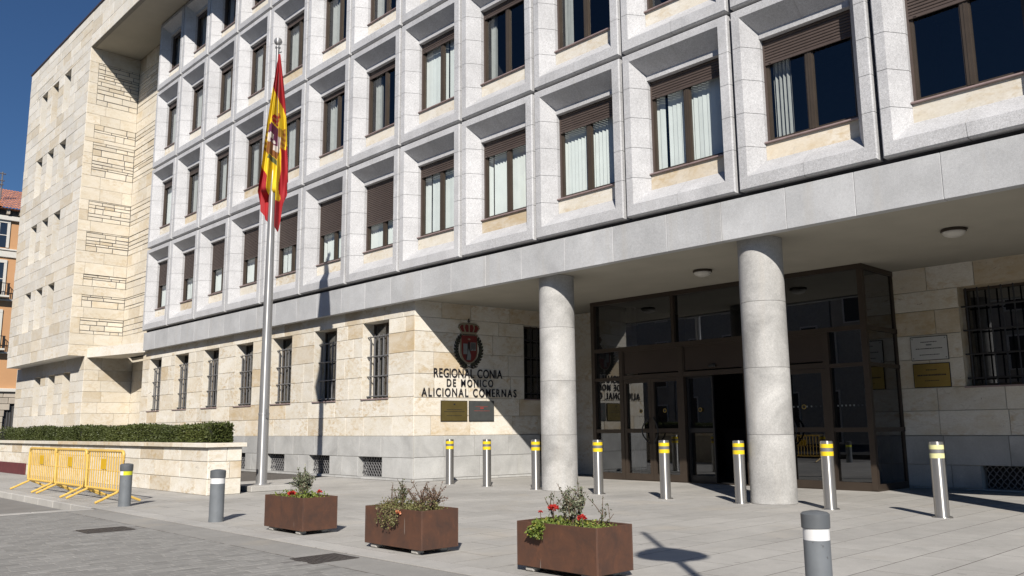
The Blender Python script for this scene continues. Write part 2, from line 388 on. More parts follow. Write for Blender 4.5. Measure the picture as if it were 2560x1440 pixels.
# smooth border course and setts
rects = []; x = 17.22
bor = MB(); bor.box(17.22, 40, -7.22, -6.75, -.23, -.0025); boro = tag(part('border_course', bor, m_joint, None), kind='structure')
while x < 34:
    L = random.uniform(.9, 1.0); r = (x+.003, x+L-.003, -7.21, -6.755); rects.append(r); x += L
pieces(boro, 'border_slab', paving('border_slab', (.35,.34,.32)), rects, -.001, 300)
rects = []; x = 17.23; i = 0
while x < 33.5:
    wd = .118; y = -7.225 - (.1 if i % 2 else 0)*random.uniform(.8, 1.2); 
    rects.append((x, x+wd-.006, y+.003, -7.222)) if -7.222-y > .05 else None
    while y > -13.2:
        L = random.uniform(.18, .24); a = (x, x+wd-.006, y-L+.006, y)
        inm = (a[1] > 20.03 and a[0] < 20.47 and a[3] > -7.92 and a[2] < -7.36) or (a[1] > 23.98 and a[0] < 24.42 and a[3] > -7.3)
        if not inm: rects.append(a)
        y -= L
    x += wd; i += 1
pieces(street, 'sett', m_sett, rects, -.001, 300, ch=.003, tilt=.0022)

def manhole(x0, x1, y0, y1, label):
    o = empty('manhole_cover', ((x0+x1)/2, (y0+y1)/2, 0), label, 'manhole cover', 'iron covers set in the street paving')
    f = MB(); t = .025; z0, z1 = -.012, .004
    f.box(x0,x1,y0,y0+t,z0,z1); f.box(x0,x1,y1-t,y1,z0,z1); f.box(x0,x0+t,y0+t,y1-t,z0,z1); f.box(x1-t,x1,y0+t,y1-t,z0,z1); part('frame', f, m_cover, o)
    p = MB(); p.box(x0+t+.004,x1-t-.004,y0+t+.004,y1-t-.004,z0,.0015)
    n = 8
    for i in range(n):
        for j in range(n):
            if (i+j) % 2: continue
            a = x0+t+.02+(x1-x0-2*t-.04)*i/n; b = y0+t+.02+(y1-y0-2*t-.04)*j/n; d = (x1-x0-2*t-.04)/n*.75
            p.box(a, a+d, b, b+d, .0015, .0045)
    part('lid', p, m_cover, o)
manhole(20.04, 20.46, -7.91, -7.37, 'dark iron cover in the setts, farther from the planters')
manhole(23.99, 24.41, -7.29, -6.82, 'dark iron cover beside the kerb line in front of the middle planter')

# ------------------------------------------------------------------ the office building
B = empty('office_building', (0,0,0), 'large grey granite office building with deep window bays, columns and pale limestone wing', 'building')
def stone(parent, name, mat, O, d, n, u0, u1, z0, z1, proud=0., thick=.03, ch=.006, wob=0.):
    O, d, n = Vector(O), Vector(d), Vector(n); up = Vector((0,0,1))
    P = lambda u, z, o: O + d*u + up*z + n*o
    j = lambda: random.uniform(-wob, wob)
    a = [(u0,z0),(u1,z0),(u1,z1),(u0,z1)]; q = [(u0+ch,z0+ch),(u1-ch,z0+ch),(u1-ch,z1-ch),(u0+ch,z1-ch)]
    if wob: k = [(j(), j()) for _ in range(4)]; a = [(x+e, y+f) for (x,y),(e,f) in zip(a,k)]; q = [(x+e, y+f) for (x,y),(e,f) in zip(q,k)]
    vs = [P(u,z,proud) for u,z in q]+[P(u,z,proud-ch) for u,z in a]+[P(u,z,-thick) for u,z in a]
    fs = [(0,1,2,3)]+[(4+i,4+(i+1)%4,(i+1)%4,i) for i in range(4)]+[(8+i,8+(i+1)%4,4+(i+1)%4,4+i) for i in range(4)]
    if n.cross(d).z > 0: fs = [f[::-1] for f in fs]
    mb = MB(); mb.add(vs, fs); return part(name, mb, mat, parent)
def subtract(u0, u1, holes):
    seg = [(u0, u1)]
    for a, b in holes:
        out = []
        for s, e in seg:
            if b <= s or a >= e: out.append((s, e)); continue
            if a > s+.01: out.append((s, a))
            if b < e-.01: out.append((b, e))
        seg = out
    return seg
def stone_wall(parent, name, mat, O, d, n, u0, u1, courses, holes=(), wr=(.7, 1.2), gap=.004, core=True, proud=.006, wob=0., skip=None, mm=None, corename='wall_core'):
    cb = MB(); O_, d_, n_ = Vector(O), Vector(d), Vector(n); up = Vector((0,0,1))
    for z0, z1 in zip(courses[:-1], courses[1:]):
        hs = [(h[0], h[1]) for h in holes if min(z1, h[3]) - max(z0, h[2]) > .015]
        for s, e in subtract(u0, u1, hs):
            P = lambda u, z: O_ + d_*u + up*z - n_*.014
            q = [P(s,z0), P(e,z0), P(e,z1), P(s,z1)]
            cb.add(q if n_.cross(d_).z < 0 else q[::-1], [(0,1,2,3)])
            if skip and skip(s, e, z0, z1): continue
            u = s
            first = random.uniform(*wr)*random.uniform(.4, 1)
            while u < e-.01:
                L = first if u == s else random.uniform(*wr)
                nxt = u+L
                if e-nxt < wr[0]*.45: nxt = e
                stone(parent, name, mat, O, d, n, u+gap, nxt-gap, z0+gap, z1-gap, random.uniform(0, proud), wob=wob, ch=.005)
                u = nxt
    if core and cb.f: part(corename, cb, mm or m_mortar, parent)
def reveal(parent, mat, O, d, n, h, depth, name='window_reveal'):
    O, d, n = Vector(O), Vector(d), Vector(n); up = Vector((0,0,1)); u0,u1,z0,z1 = h
    P = lambda u, z, o: O + d*u + up*z - n*o
    mb = MB(); a = [(u0,z0),(u1,z0),(u1,z1),(u0,z1)]
    for i in range(4):
        (p, q), (r, s) = a[i], a[(i+1) % 4]; mb.quad(P(p,q,.0), P(r,s,.0), P(r,s,depth), P(p,q,depth))
    return part(name, mb, mat, parent)

X = (1,0,0); NY = (0,-1,0)
COUR = [1.0, 1.45, 1.88, 2.40, 2.90, 3.37, 3.72, 4.10]
WINX = [.146+2.2615*k for k in range(7)]
wins = [(x, x+1.09, 1.88, 3.72) for x in WINX]
YW = .30
stone_wall(B, 'travertine_block', m_trav, (0,YW,0), X, NY, -.5, 15.8, COUR, wins, (.75, 1.3))
bwin = [(x-.06, x+.93, .06, .52) for x in WINX]
stone_wall(B, 'granite_block', m_plinth, (0,YW-.03,0), X, NY, -.5, 15.83, [0, .06, .52, 1.0], bwin, (.8, 1.15))
def bars(parent, O, d, n, h, depth, spikes=True, nb=6, rails=(.08,.32,.56,.80), mat=None):
    O, d, n = Vector(O), Vector(d), Vector(n); u0,u1,z0,z1 = h; mb = MB(); up = Vector((0,0,1))
    P = lambda u, z, o=0.: O + d*u + up*z - n*(depth+o)
    H = z1-z0; top = z1-(.28 if spikes else .02)
    for i in range(nb):
        u = u0+(u1-u0)*(i+.5)/nb
        mb.tube([P(u,z0+.01), P(u,top-.08), P(u,top)], [.019,.019,.003] if spikes else .014, 6)
    for k in rails: z = z0+.06+(top-.12-z0)*(k-.08)/.72 if spikes else z0+H*k; mb.tube([P(u0+.01,z,-.02), P(u1-.01,z,-.02)], .018, 6)
    if spikes:
        for k in rails[::2]:
            z = z0+.06+(top-.12-z0)*(k-.08)/.72; mb.tube([P(u0,z,-.03), P(u0+.07,z,-.05), P(u0+.07,z-.05,.02)], .014, 5)
    return part('window_grille', mb, mat or m_iron, parent)
def lowwin(parent, O, d, n, h, depth=.34, nb=6, spikes=True):
    reveal(parent, m_trav, O, d, n, h, depth+.1)
    Ov, dv, nv = Vector(O), Vector(d), Vector(n); u0,u1,z0,z1 = h; up = Vector((0,0,1)); P = lambda u, z, o: Ov+dv*u+up*z-nv*o
    f = MB(); t = .05; o = depth
    for a, b, c, e in ((u0,u1,z0,z0+t),(u0,u1,z1-t,z1),(u0,u0+t,z0+t,z1-t),(u1-t,u1,z0+t,z1-t),((u0+u1)/2-.04,(u0+u1)/2+.04,z0+t,z1-t)):
        f.quad(P(a,c,o-.02),P(b,c,o-.02),P(b,e,o-.02),P(a,e,o-.02)); f.quad(P(a,c,o-.02),P(a,e,o-.02),P(a,e,o+.03),P(a,c,o+.03)); f.quad(P(b,c,o-.02),P(b,e,o-.02),P(b,e,o+.03),P(b,c,o+.03))
    part('window_frame', f, m_bronze, parent)
    gq = MB(); gq.quad(P(u0,z0,o),P(u1,z0,o),P(u1,z1,o),P(u0,z1,o)); part('pane', gq, m_glass_dk, parent)
    dk = MB(); dk.quad(P(u0-.3,z0-.3,o+.5),P(u1+.3,z0-.3,o+.5),P(u1+.3,z1+.3,o+.5),P(u0-.3,z1+.3,o+.5)); part('room_wall', dk, m_dark, parent)
    bars(parent, O, d, n, h, .17 if spikes else .12, spikes, nb, mat=m_iron if spikes else m_darkiron)
    s = MB(); q = [P(u0-.02,z0,-.03),P(u1+.02,z0,-.03),P(u1+.02,z0,.16),P(u0-.02,z0,.16)]; q2 = [v-up*.028 for v in q]
    s.add(q+q2, [(0,1,2,3),(7,6,5,4),(0,4,5,1),(1,5,6,2),(3,2,6,7),(0,3,7,4)]); part('sill', s, m_sill, parent)
for h in wins: lowwin(B, (0,YW,0), X, NY, h)
def grate(parent, O, d, n, h, depth=.13):
    O, d, n = Vector(O), Vector(d), Vector(n); u0,u1,z0,z1 = h; up = Vector((0,0,1)); mb = MB()
    P = lambda u, z: O+d*u+up*z-n*depth
    w_, hh = u1-u0, z1-z0; p = .105; k = 1.25
    for sgn in (1, -1):
        c = -hh/k if sgn > 0 else 0
        while c < w_ + (0 if sgn > 0 else hh/k):
            pts = []
            for zz in np.linspace(0, hh, 7):
                u = c + zz/k*sgn + .012*math.sin(zz*PI/p*1.25)
                if 0 <= u <= w_: pts.append(P(u0+u, z0+zz))
            if len(pts) > 1: mb.tube(pts, .011, 5)
            c += p
    part('basement_grate', mb, m_iron, parent); reveal(parent, m_plinth, O, d, n, h, .3)
    q = MB(); Q = lambda u, z: O+d*u+up*z-n*.28; q.quad(Q(u0,z0),Q(u1,z0),Q(u1,z1),Q(u0,z1)); part('shaft_back', q, m_dark, parent)
for h in bwin[2:]: grate(B, (0,YW-.03,0), X, NY, h)
# belt course of granite slabs above the ground floor
x = -.02; i = 0
while x < 34:
    L = random.choice((1.05, 1.11, 1.16)); mb = MB(); mb.cbox(x+.002, min(x+L, 34)-.002, .09+random.uniform(0,.003), .24, 4.03, 4.665, .006); part('belt_slab', mb, m_belt, B); x += L
cb = MB(); cb.box(-.02, 34, .2, .34, 4.08, 4.72); part('belt_core', cb, m_gap, B)

# side wall of the entrance recess, with the coat of arms
A0 = Vector((15.8, .30, 0)); dS = (Vector((16.45, 5.2, 0))-Vector((15.8, .25, 0))).normalized(); nS = Vector((dS.y, -dS.x, 0)); LS = 5.0
sw = [(3.10, 4.9, 1.86, 3.70)]
COURS = [1.0, 1.45, 1.86, 2.40, 2.90, 3.37, 3.70, 4.10]
stone_wall(B, 'travertine_block', m_trav, A0, dS, nS, 0., LS, COURS, sw, (.75, 1.3))
sb = [(3.55, 4.6, .06, .55)]
stone_wall(B, 'granite_block', m_plinth, A0+nS*.03, dS, nS, 0.0, LS, [0, .06, .53, 1.0], sb, (.8, 1.1))
lowwin(B, A0, dS, nS, sw[0], nb=9, spikes=False); grate(B, A0+nS*.03, dS, nS, sb[0])
# back wall of the recess, right of the glass vestibule
YB = 5.1
bw = [(25.75, 27.9, 1.82, 3.62)]; bb = [(25.87, 27.8, .03, .43)]
stone_wall(B, 'travertine_block', m_trav, (0,YB,0), X, NY, 24.6, 34, [.95, 1.40, 1.82, 2.35, 2.80, 3.25, 3.62, 4.10], bw, (.8, 1.3))
stone_wall(B, 'granite_block', m_plinth, (0,YB-.03,0), X, NY, 24.6, 34, [0, .03, .43, .95], bb, (.8, 1.2))
lowwin(B, (0,YB,0), X, NY, bw[0], nb=11, spikes=False); grate(B, (0,YB-.03,0), X, NY, bb[0])
c = MB(); c.box(16.3, 18.3, YB-.1, YB+.1, 0, 4.1); part('recess_wall', c, m_trav, B)
c = MB(); c.box(15.86, 34, .235, 7.5, 4.065, 4.2); part('soffit', c, m_plaster, B)

# columns of granite drums
for cx in (MODW*9-.03, MODW*11-.03, MODW*13-.03):
    cuts = [0, 1.02, 2.03, 3.05, 4.065]
    for a, b in zip(cuts[:-1], cuts[1:]):
        mb = MB(); r = .343; mb.lathe([(r-.006,a+.001),(r,a+.006),(r,b-.006),(r-.006,b-.001)], 48, (cx, .62, 0)); smooth_by_angle(part('column_drum', mb, m_column, B), 30)

# ---------------- repeated granite window bays
PX0, PX1 = .035, MODW-.035
def panel_mesh(H, name):
    mb = MB(); zb, zt = .04, H-.035
    OX0, OX1, OZ0, OZ1 = .19, MODW-.205, .245, H-.176
    IX0, IX1, IZ0, IZ1 = .368, MODW-.378, .512, H-.43
    def loop(x0,x1,z0,z1,y): return (x0,x1,z0,z1,y)
    L = [loop(PX0,PX1,zb,zt,.2), loop(PX0,PX1,zb,zt,.018), loop(PX0+.018,PX1-.018,zb+.018,zt-.018,0.), loop(OX0,OX1,OZ0,OZ1,0.), loop(IX0,IX1,IZ0,IZ1,.29), loop(IX0,IX1,IZ0,IZ1,.46)]
    for a, b in zip(L[:-1], L[1:]):
        (ax0,ax1,az0,az1,ay), (bx0,bx1,bz0,bz1,by) = a, b
        # bottom and top members, each of two stones with a hairline groove
        for zz, k in ((0,0),(1,1)):
            za, zc = (az0,bz0) if k == 0 else (az1,bz1)
            cuts = [0, .5, 1]
            for c0, c1 in zip(cuts[:-1], cuts[1:]):
                e = .0016
                ua, ub = ax0+(ax1-ax0)*(c0+(e if c0 else 0)), ax0+(ax1-ax0)*(c1-(e if c1 < 1 else 0))
                va, vb = bx0+(bx1-bx0)*(c0+(e if c0 else 0)), bx0+(bx1-bx0)*(c1-(e if c1 < 1 else 0))
                q = [(ua,ay,za),(ub,ay,za),(vb,by,zc),(va,by,zc)]; mb.add(q if k == 0 else q[::-1], [(0,1,2,3)])
        for k in (0, 1):
            xa, xb = (ax0,bx0) if k == 0 else (ax1,bx1)
            zc = [H*k for k in (.24, .42, .60, .78)]
            lo = [-9]+zc; hi = zc+[99]
            fa = lambda z: min(max(z, az0), az1); fb = lambda z: min(max(z, bz0), bz1)
            for c0, c1 in zip(lo, hi):
                e = .0035; c0 += e; c1 -= e
                q = [(xa,ay,fa(c0)),(xb,by,fb(c0)),(xb,by,fb(c1)),(xa,ay,fa(c1))]
                mb.add(q if k == 0 else q[::-1], [(0,1,2,3)])
    # groove backing, lintel strip and the gap between bays
    for a, b in ((L[2],L[3]),(L[3],L[4])):
        (ax0,ax1,az0,az1,ay), (bx0,bx1,bz0,bz1,by) = a, b; o = .006
        A = [(ax0-o,ay+o,az0-o),(ax1+o,ay+o,az0-o),(ax1+o,ay+o,az1+o),(ax0-o,ay+o,az1+o)]; D = [(bx0-o,by+o,bz0-o),(bx1+o,by+o,bz0-o),(bx1+o,by+o,bz1+o),(bx0-o,by+o,bz1+o)]
        for i in range(4): j = (i+1) % 4; mb.quad(A[i],A[j],D[j],D[i],1)
    mb.box(IX0, IX1, .275, .46, IZ1-.085, IZ1+.012)
    A = [(-.001,.18,-.001),(MODW+.001,.18,-.001),(MODW+.001,.18,H+.001),(-.001,.18,H+.001)]; D = [(OX0,.18,OZ0),(OX1,.18,OZ0),(OX1,.18,OZ1),(OX0,.18,OZ1)]
    for i in range(4): j = (i+1) % 4; mb.quad(A[i],A[j],D[j],D[i],2)
    return mb.mesh(name, [m_panel, m_pjoint, m_gap]), (IX0, IX1, IZ0, IZ1-.085)
def frame_mesh(op):
    x0,x1,z0,z1 = op; z0 = .81; mb = MB(); t = .055; xm = (x0+x1)/2; y0, y1 = .395, .445
    mb.box(x0,x0+t,y0,y1,z0,z1); mb.box(x1-t,x1,y0,y1,z0,z1); mb.box(x0+t,x1-t,y0,y1,z0,z0+t); mb.box(x0+t,x1-t,y0,y1,z1-t,z1)
    mb.box(xm-.05,xm-.008,y0-.008,y1,z0+t,z1-t); mb.box(xm+.008,xm+.05,y0-.008,y1,z0+t,z1-t); mb.box(xm-.01,xm+.01,y0-.014,y1,z0+t,z1-t)
    s = .02
    for a, b in ((x0+t,xm-.05),(xm+.05,x1-t)):
        mb.box(a,a+s,y0+.008,y1,z0+t,z1-t); mb.box(b-s,b,y0+.008,y1,z0+t,z1-t); mb.box(a+s,b-s,y0+.008,y1,z0+t,z0+t+s); mb.box(a+s,b-s,y0+.008,y1,z1-t-s,z1-t)
    return mb.mesh('window_frame', m_bronze)
def shutter_mesh(op, L):
    x0,x1,z0,z1 = op; mb = MB(); z = z1; p = .048
    mb.box(x0+.002,x1-.002,.372,.42,z1-.035,z1-.001)
    while z > z1-L+.02:
        prof = [(.378,z),(.368,z-p*.3),(.368,z-p*.7),(.378,z-p+.004),(.386,z-p+.002)]
        for (ya,za),(yb,zb) in zip(prof[:-1],prof[1:]): mb.quad((x0+.03,ya,za),(x0+.03,yb,zb),(x1-.03,yb,zb),(x1-.03,ya,za))
        z -= p
    mb.box(x0+.025,x1-.025,.363,.39,z-.045,z)
    mb.box(x0,x0+.03,.365,.394,.81,z1); mb.box(x1-.03,x1,.365,.394,.81,z1)
    mb.box(x0+.10,x0+.14,.353,.364,z-.03,z-.012); mb.box(x1-.14,x1-.10,.353,.364,z-.03,z-.012)
    return mb.mesh('shutter', m_shutter)
def apron_mesh(op): x0,x1,z0,z1 = op; mb = MB(); mb.box(x0,x1,.305,.46,z0,.78); return mb.mesh('apron_stone', m_trav)
def sill_mesh(op): x0,x1,z0,z1 = op; mb = MB(); mb.cbox(x0-.01,x1+.01,.262,.46,.781,.809,.006); return mb.mesh('sill', m_sill)
def pane_mesh(op, k):
    x0,x1,z0,z1 = op; xm = (x0+x1)/2; a, b = ((x0+.06,xm-.055),(xm+.055,x1-.06))[k]; mb = MB(); mb.quad((a,.425,.87),(b,.425,.87),(b,.425,z1-.06),(a,.425,z1-.06)); return mb.mesh('pane', m_glass)
def blind_mesh(op, seed, full=True, wide=.42):
    x0,x1,z0,z1 = op; mb = MB(); rr = random.Random(seed)
    if full:
        x = x0+.05; a0 = rr.uniform(.15, .5)
        while x < x1-.06:
            a = a0+rr.uniform(-.12,.12); d = .05; dx, dy = d*math.cos(a), d*math.sin(a); yc = .53
            if rr.random() > .06: mb.quad((x-dx,yc-dy,.86),(x+dx,yc+dy,.86),(x+dx,yc+dy,z1),(x-dx,yc-dy,z1))
            x += .088
    else:
        n = 26; x = np.linspace(x0+.06, x0+.06+wide, n); y = .56+.035*np.sin(np.arange(n)*1.15+seed)
        for i in range(n-1): mb.quad((x[i],y[i],.86),(x[i+1],y[i+1],.86),(x[i+1],y[i+1],z1),(x[i],y[i],z1))
    return mb.mesh('blind' if full else 'curtain', m_blind if full else m_curtain)
SH0 = {12:.42, 11:.38, 10:.30, 9:.34, 8:.30, 7:.24, 6:1.02, 5:.86, 4:.88, 3:.85, 2:.86, 1:.85, 0:.82, 13:.4}
rr = random.Random(11)
for row in range(4):
    H = MODH if row < 3 else 16.54-(Z0+3*MODH)
    pm, op = panel_mesh(H, 'window_bay'); fm = frame_mesh(op); am = apron_mesh(op); sm = sill_mesh(op); pns = [pane_mesh(op,0), pane_mesh(op,1)]
    shm = {}; bls = {}
    for n in range(0, 15):
        if row >= 1 and n > 13 or row == 3 and n > 8: continue
        o = link('window_bay', pm, B, (n*MODW, 0, Z0+row*MODH)); a = [link('window_frame', fm, o), link('apron_stone', am, o), link('sill', sm, o)]
        for k in (0,1): link('pane', pns[k], o)
        Ls = SH0.get(n, .5) if row == 0 else rr.choice((.14,.14,.10,.18)) if not (row == 1 and n in (11,12,13)) else .4
        if row == 1 and n == 8: Ls = .15
        if Ls not in shm: shm[Ls] = shutter_mesh(op, Ls)
        link('shutter', shm[Ls], o)
        if row == 0 and n < 11: key = ('f', n % 3)
        elif row == 0 and n == 11: key = ('c', 0)
        elif row == 0: key = None
        elif n < 8: key = ('c', n % 3) if rr.random() < .85 else ('f', 0)
        else: key = ('d', n % 2) if rr.random() < .7 else None
        if key:
            if key not in bls: bls[key] = blind_mesh(op, key[1]*3+row, key[0] == 'f', {'c': .30+.09*key[1], 'd': .17, 'f': 0}[key[0]])
            link('blind' if key[0] == 'f' else 'curtain', bls[key], o)
# dark rooms behind the bays
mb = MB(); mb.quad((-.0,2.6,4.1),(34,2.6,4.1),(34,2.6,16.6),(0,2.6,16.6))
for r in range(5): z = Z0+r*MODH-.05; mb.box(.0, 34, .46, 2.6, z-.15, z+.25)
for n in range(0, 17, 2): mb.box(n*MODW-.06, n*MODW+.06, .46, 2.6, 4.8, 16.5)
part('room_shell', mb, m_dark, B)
# ---------------- roof slab / fascia over the whole front, and the projecting wing
WX0, WX1, WY, WB, SOF, TOP = -12.6, -3.8, -1.3, 4.05, 16.54, 18.1
mb = MB(); mb.box(WX0-.0, 34, WY+.06, 15, SOF+.03, TOP-.1); part('roof_core', mb, m_plaster, B)
mb = MB(); mb.box(WX0-.06, 34, WY-.05, 15, TOP, TOP+.06); part('roof_flashing', mb, plain('flashing', (.08,.06,.07), .5, .3), B)
mb = MB(); mb.box(WX1+.002, 34, WY+.16, .62, SOF-.004, SOF+.028); part('eaves_soffit', mb, m_plaster, B)
mb = MB(); mb.box(WX1+.002, 34, WY+.02, WY+.155, SOF-.012, SOF+.029); part('drip_edge', mb, plain('drip_edge', (.20,.19,.17), .7), B)
niches = [(xr-.92, xr, zt-1.75, zt) for zt in (16.42, 13.32, 10.24, 7.2) for xr in (-6.25, -7.92, -9.58)]
base_z = sorted(set([WB] + [round(n_[2],3) for n_ in niches] + [round(n_[3],3) for n_ in niches] + [SOF, TOP]))
cs = []
for a, b in zip(base_z[:-1], base_z[1:]):
    k = max(1, round((b-a)/.44)); cs += [a+(b-a)*i/k for i in range(k)]
cs.append(TOP)
stone_wall(B, 'wing_block', m_wing, (0,WY,0), X, NY, WX0, WX1, cs, niches, (.9, 1.7), gap=.0035, proud=.012, mm=plain('wing_mortar', (.52,.47,.39), .9))
stone_wall(B, 'fascia_block', m_wing, (0,WY,0), X, NY, WX1, 6.5, [SOF, SOF+.52, SOF+1.04, TOP], (), (.9, 1.6), gap=.0035, proud=.012)
mb = MB(); mb.box(6.5, 34, WY-.005, WY+.03, SOF, TOP); part('fascia', mb, m_wing, B)
def slot(u0,u1,z0,z1,y,D):
    mb = MB()
    mb.quad((u0,y,z0),(u0,y,z1),(u0,y+D,z1),(u0,y+D,z0)); mb.quad((u1,y,z0),(u1,y+D,z0),(u1,y+D,z1),(u1,y,z1)); mb.quad((u0,y,z1),(u1,y,z1),(u1,y+D,z1),(u0,y+D,z1)); mb.quad((u0,y,z0),(u0,y+D,z0),(u1,y+D,z0),(u1,y,z0))
    part('slit_reveal', mb, m_wing, B); g_ = MB(); g_.quad((u0,y+D,z0),(u1,y+D,z0),(u1,y+D,z1),(u0,y+D,z1)); part('slit_pane', g_, m_dark, B)
for (u0,u1,z0,z1) in niches: slot(u0,u1,z0,z1,WY,.6)
mb = MB(); mb.box(WX0, WX1-.03, WY+.95, 14, WB+.004, SOF+.03); mb.box(WX0, WX0+.02, WY+.02, WY+1, WB+.01, SOF); part('wing_core', mb, m_mortar, B)
mb = MB(); mb.box(WX0+.01, WX1-.02, WY+.03, WY+.96, WB+.002, WB+.03); part('wing_soffit', mb, m_white, B)
# side of the wing (faces east) and the strip beside the bays: bands of split stone between flush courses
YS = .65
zones = [(14.18,15.95),(12.77,13.35),(11.22,12.61),(9.39,10.22),(8.16,8.96),(6.78,7.25),(5.95,6.43),(4.91,5.53)]
def banded(O, d, n, u0, u1, ustart, z0, z1, wr=(.3,1.0)):
    zs = z1
    prev = z0
    for a, b in sorted(zones):
        k = max(1, round((a-prev)/.42)); stone_wall(B, 'side_block', m_rough, O, d, n, u0, u1, [prev+(a-prev)*i/k for i in range(k+1)], (), (.7,1.4), gap=.0035, proud=.008)
        if ustart > u0: k2 = max(1, round((b-a)/.45)); stone_wall(B, 'side_block', m_rough, O, d, n, u0, ustart, [a+(b-a)*i/k2 for i in range(k2+1)], (), (.6,1.), gap=.0035, core=False)
        z = a; cr = [a]
        while z < b-.09: z += random.choice((.09,.13,.17,.22,.27)); cr.append(min(z, b))
        if b-cr[-1] > .02: cr.append(b)
        stone_wall(B, 'split_stone', m_rough, Vector(O)-Vector(n)*.008, d, n, ustart, u1, cr, (), wr, gap=.013, proud=.012, wob=.006, mm=m_gap, corename='split_core')
        prev = b
    k = max(1, round((z1-prev)/.42)); stone_wall(B, 'side_block', m_rough, O, d, n, u0, u1, [prev+(z1-prev)*i/k for i in range(k+1)], (), (.7,1.4), gap=.0035, proud=.008)
banded((WX1,0,0), (0,1,0), (1,0,0), WY, YS, WY+.34, WB, SOF)
banded((0,YS,0), X, NY, WX1, .1, WX1, WB+.35, SOF, (1.1,2.2))
# canted white beam closing the corner, ground floor of the wing set back under it
mb = MB(); mb.prism([(WX1+.004,-.62),(-.03,.235),(-.03,.62),(WX1+.004,.62)], 4.0, 4.36); part('canted_beam', mb, m_wing, B)
YBASE = -.69
bn = [(xr-.92, xr, 1.87, 3.53) for xr in (-9.45, -7.42, -5.42)]
CB = [0, .47, .94, 1.41, 1.87, 2.29, 2.70, 3.12, 3.53, 4.06]
stone_wall(B, 'base_block', m_wing, (0,YBASE,0), X, NY, -13.3, WX1, CB, bn, (.8,1.5), gap=.0035)
for (u0,u1,z0,z1) in bn: slot(u0,u1,z0,z1,YBASE,.5)
stone_wall(B, 'base_block', m_rough, (WX1,0,0), (0,1,0), (1,0,0), YBASE, 1.1, CB, (), (.8,1.5), gap=.0035)
stone_wall(B, 'base_block', m_rough, (0,1.1,0), X, NY, WX1, -.45, CB, (), (.8,1.5), gap=.0035)
mb = MB(); mb.box(-.49, -.4, .33, 1.12, 0, 4.1); part('wall_return', mb, m_trav, B)
mb = MB(); mb.box(-13.3, 34, 7.5, 15, 0, 16.6); mb.box(33.9, 34, -.0, 7.5, 4.7, 16.6); part('building_core', mb, m_mortar, B)
mb = MB(); mb.box(-13.2, WX1, 1.2, 7.5, 0, 4.04); part('wing_base_core', mb, m_mortar, B)

# ---------------- glass entrance vestibule
VY, VX0, VX1, VZ = 3.75, 18.10, 24.62, 4.06
V = part('entrance_vestibule', MB().box(VX0, VX1, VY-.02, VY+.08, .0, .02), m_bronze_dk, B)
def fr(name, *boxes):
    mb = MB()
    for b in boxes: mb.box(*b)
    return part(name, mb, m_bronze_dk, V)
posts = [VX0+.05, 18.97, 20.60, 22.13, 23.84, VX1-.05]
for i, x in enumerate(posts): fr('post', (x-.05, x+.05, VY-.03, VY+.07, .02, 2.86 if 0 < i < 5 else VZ))
fr('transom', (VX0+.10, VX1-.10, VY-.028, VY+.068, 2.862, 2.945)); fr('head_rail', (VX0+.10, VX1-.10, VY-.028, VY+.068, 3.97, VZ))
for x in (20.42, 22.42): fr('mullion', (x-.035, x+.035, VY-.02, VY+.06, 2.945, 3.97))
def pane(x0,x1,z0,z1,y=VY+.02): mb = MB(); dy = (x1-x0)/2*math.tan(math.radians(5 if x1-x0 < 1 else 2.5)); mb.quad((x0,y+dy,z0),(x1,y-dy,z0),(x1,y-dy,z1),(x0,y+dy,z1)); return part('pane', mb, m_glass_dk, V)
for a, b in ((VX0+.1,20.385),(20.455,22.385),(22.455,VX1-.1)): pane(a, b, 2.945, 3.97)
for a, b in ((VX0+.10,18.92),(23.89,VX1-.10)):                    # side lights
    fr('rail', (a,b,VY-.02,VY+.05,2.20,2.27), (a,b,VY-.02,VY+.05,1.03,1.11), (a,b,VY-.02,VY+.05,.02,.15))
    pane(a,b,2.27,2.862); pane(a,b,1.11,2.20); pane(a,b,.15,1.03)
for a, b in ((19.02,20.55),(20.65,22.08),(22.18,23.79)):           # solid panels over the doors
    mb = MB(); mb.box(a+.03,b-.03,VY+.0,VY+.04,2.33,2.83); part('over_door_panel', mb, m_bpanel, V)
    fr('rail', (a,b,VY-.022,VY+.055,2.20,2.30), (a,a+.03,VY-.018,VY+.05,2.30,2.862), (b-.03,b,VY-.018,VY+.05,2.30,2.862), (a+.03,b-.03,VY-.018,VY+.05,2.83,2.862))
def leaf(a, b, y=VY, name='door'):
    mb = MB(); t = .075 if name == 'door' else .035; z0, z1 = .015, 2.195
    mb.box(a,a+t,y-.02,y+.035,z0,z1); mb.box(b-t,b,y-.02,y+.035,z0,z1); mb.box(a+t,b-t,y-.02,y+.035,z0,z0+.14); mb.box(a+t,b-t,y-.02,y+.035,z1-t,z1); mb.box(a+t,b-t,y-.02,y+.035,1.03,1.12)
    part(name, mb, m_bronze_dk if name == 'door' else m_black, V); pane(a+t,b-t,z0+.14,1.03,y+.01); pane(a+t,b-t,1.12,z1-t,y+.01)
def ring(cx, side):
    mb = MB(); pts = [(cx+side*(.02+.15*math.sin(PI*k/14)), VY-.05-.05*math.sin(PI*k/14), .80+.55*k/14) for k in range(15)]
    mb.tube(pts, .016, 7); mb.tube([(cx+side*.03,VY-.02,.81),pts[0]], .014, 6); mb.tube([(cx+side*.03,VY-.02,1.34),pts[-1]], .014, 6); smooth_by_angle(part('door_handle', mb, m_black, V))
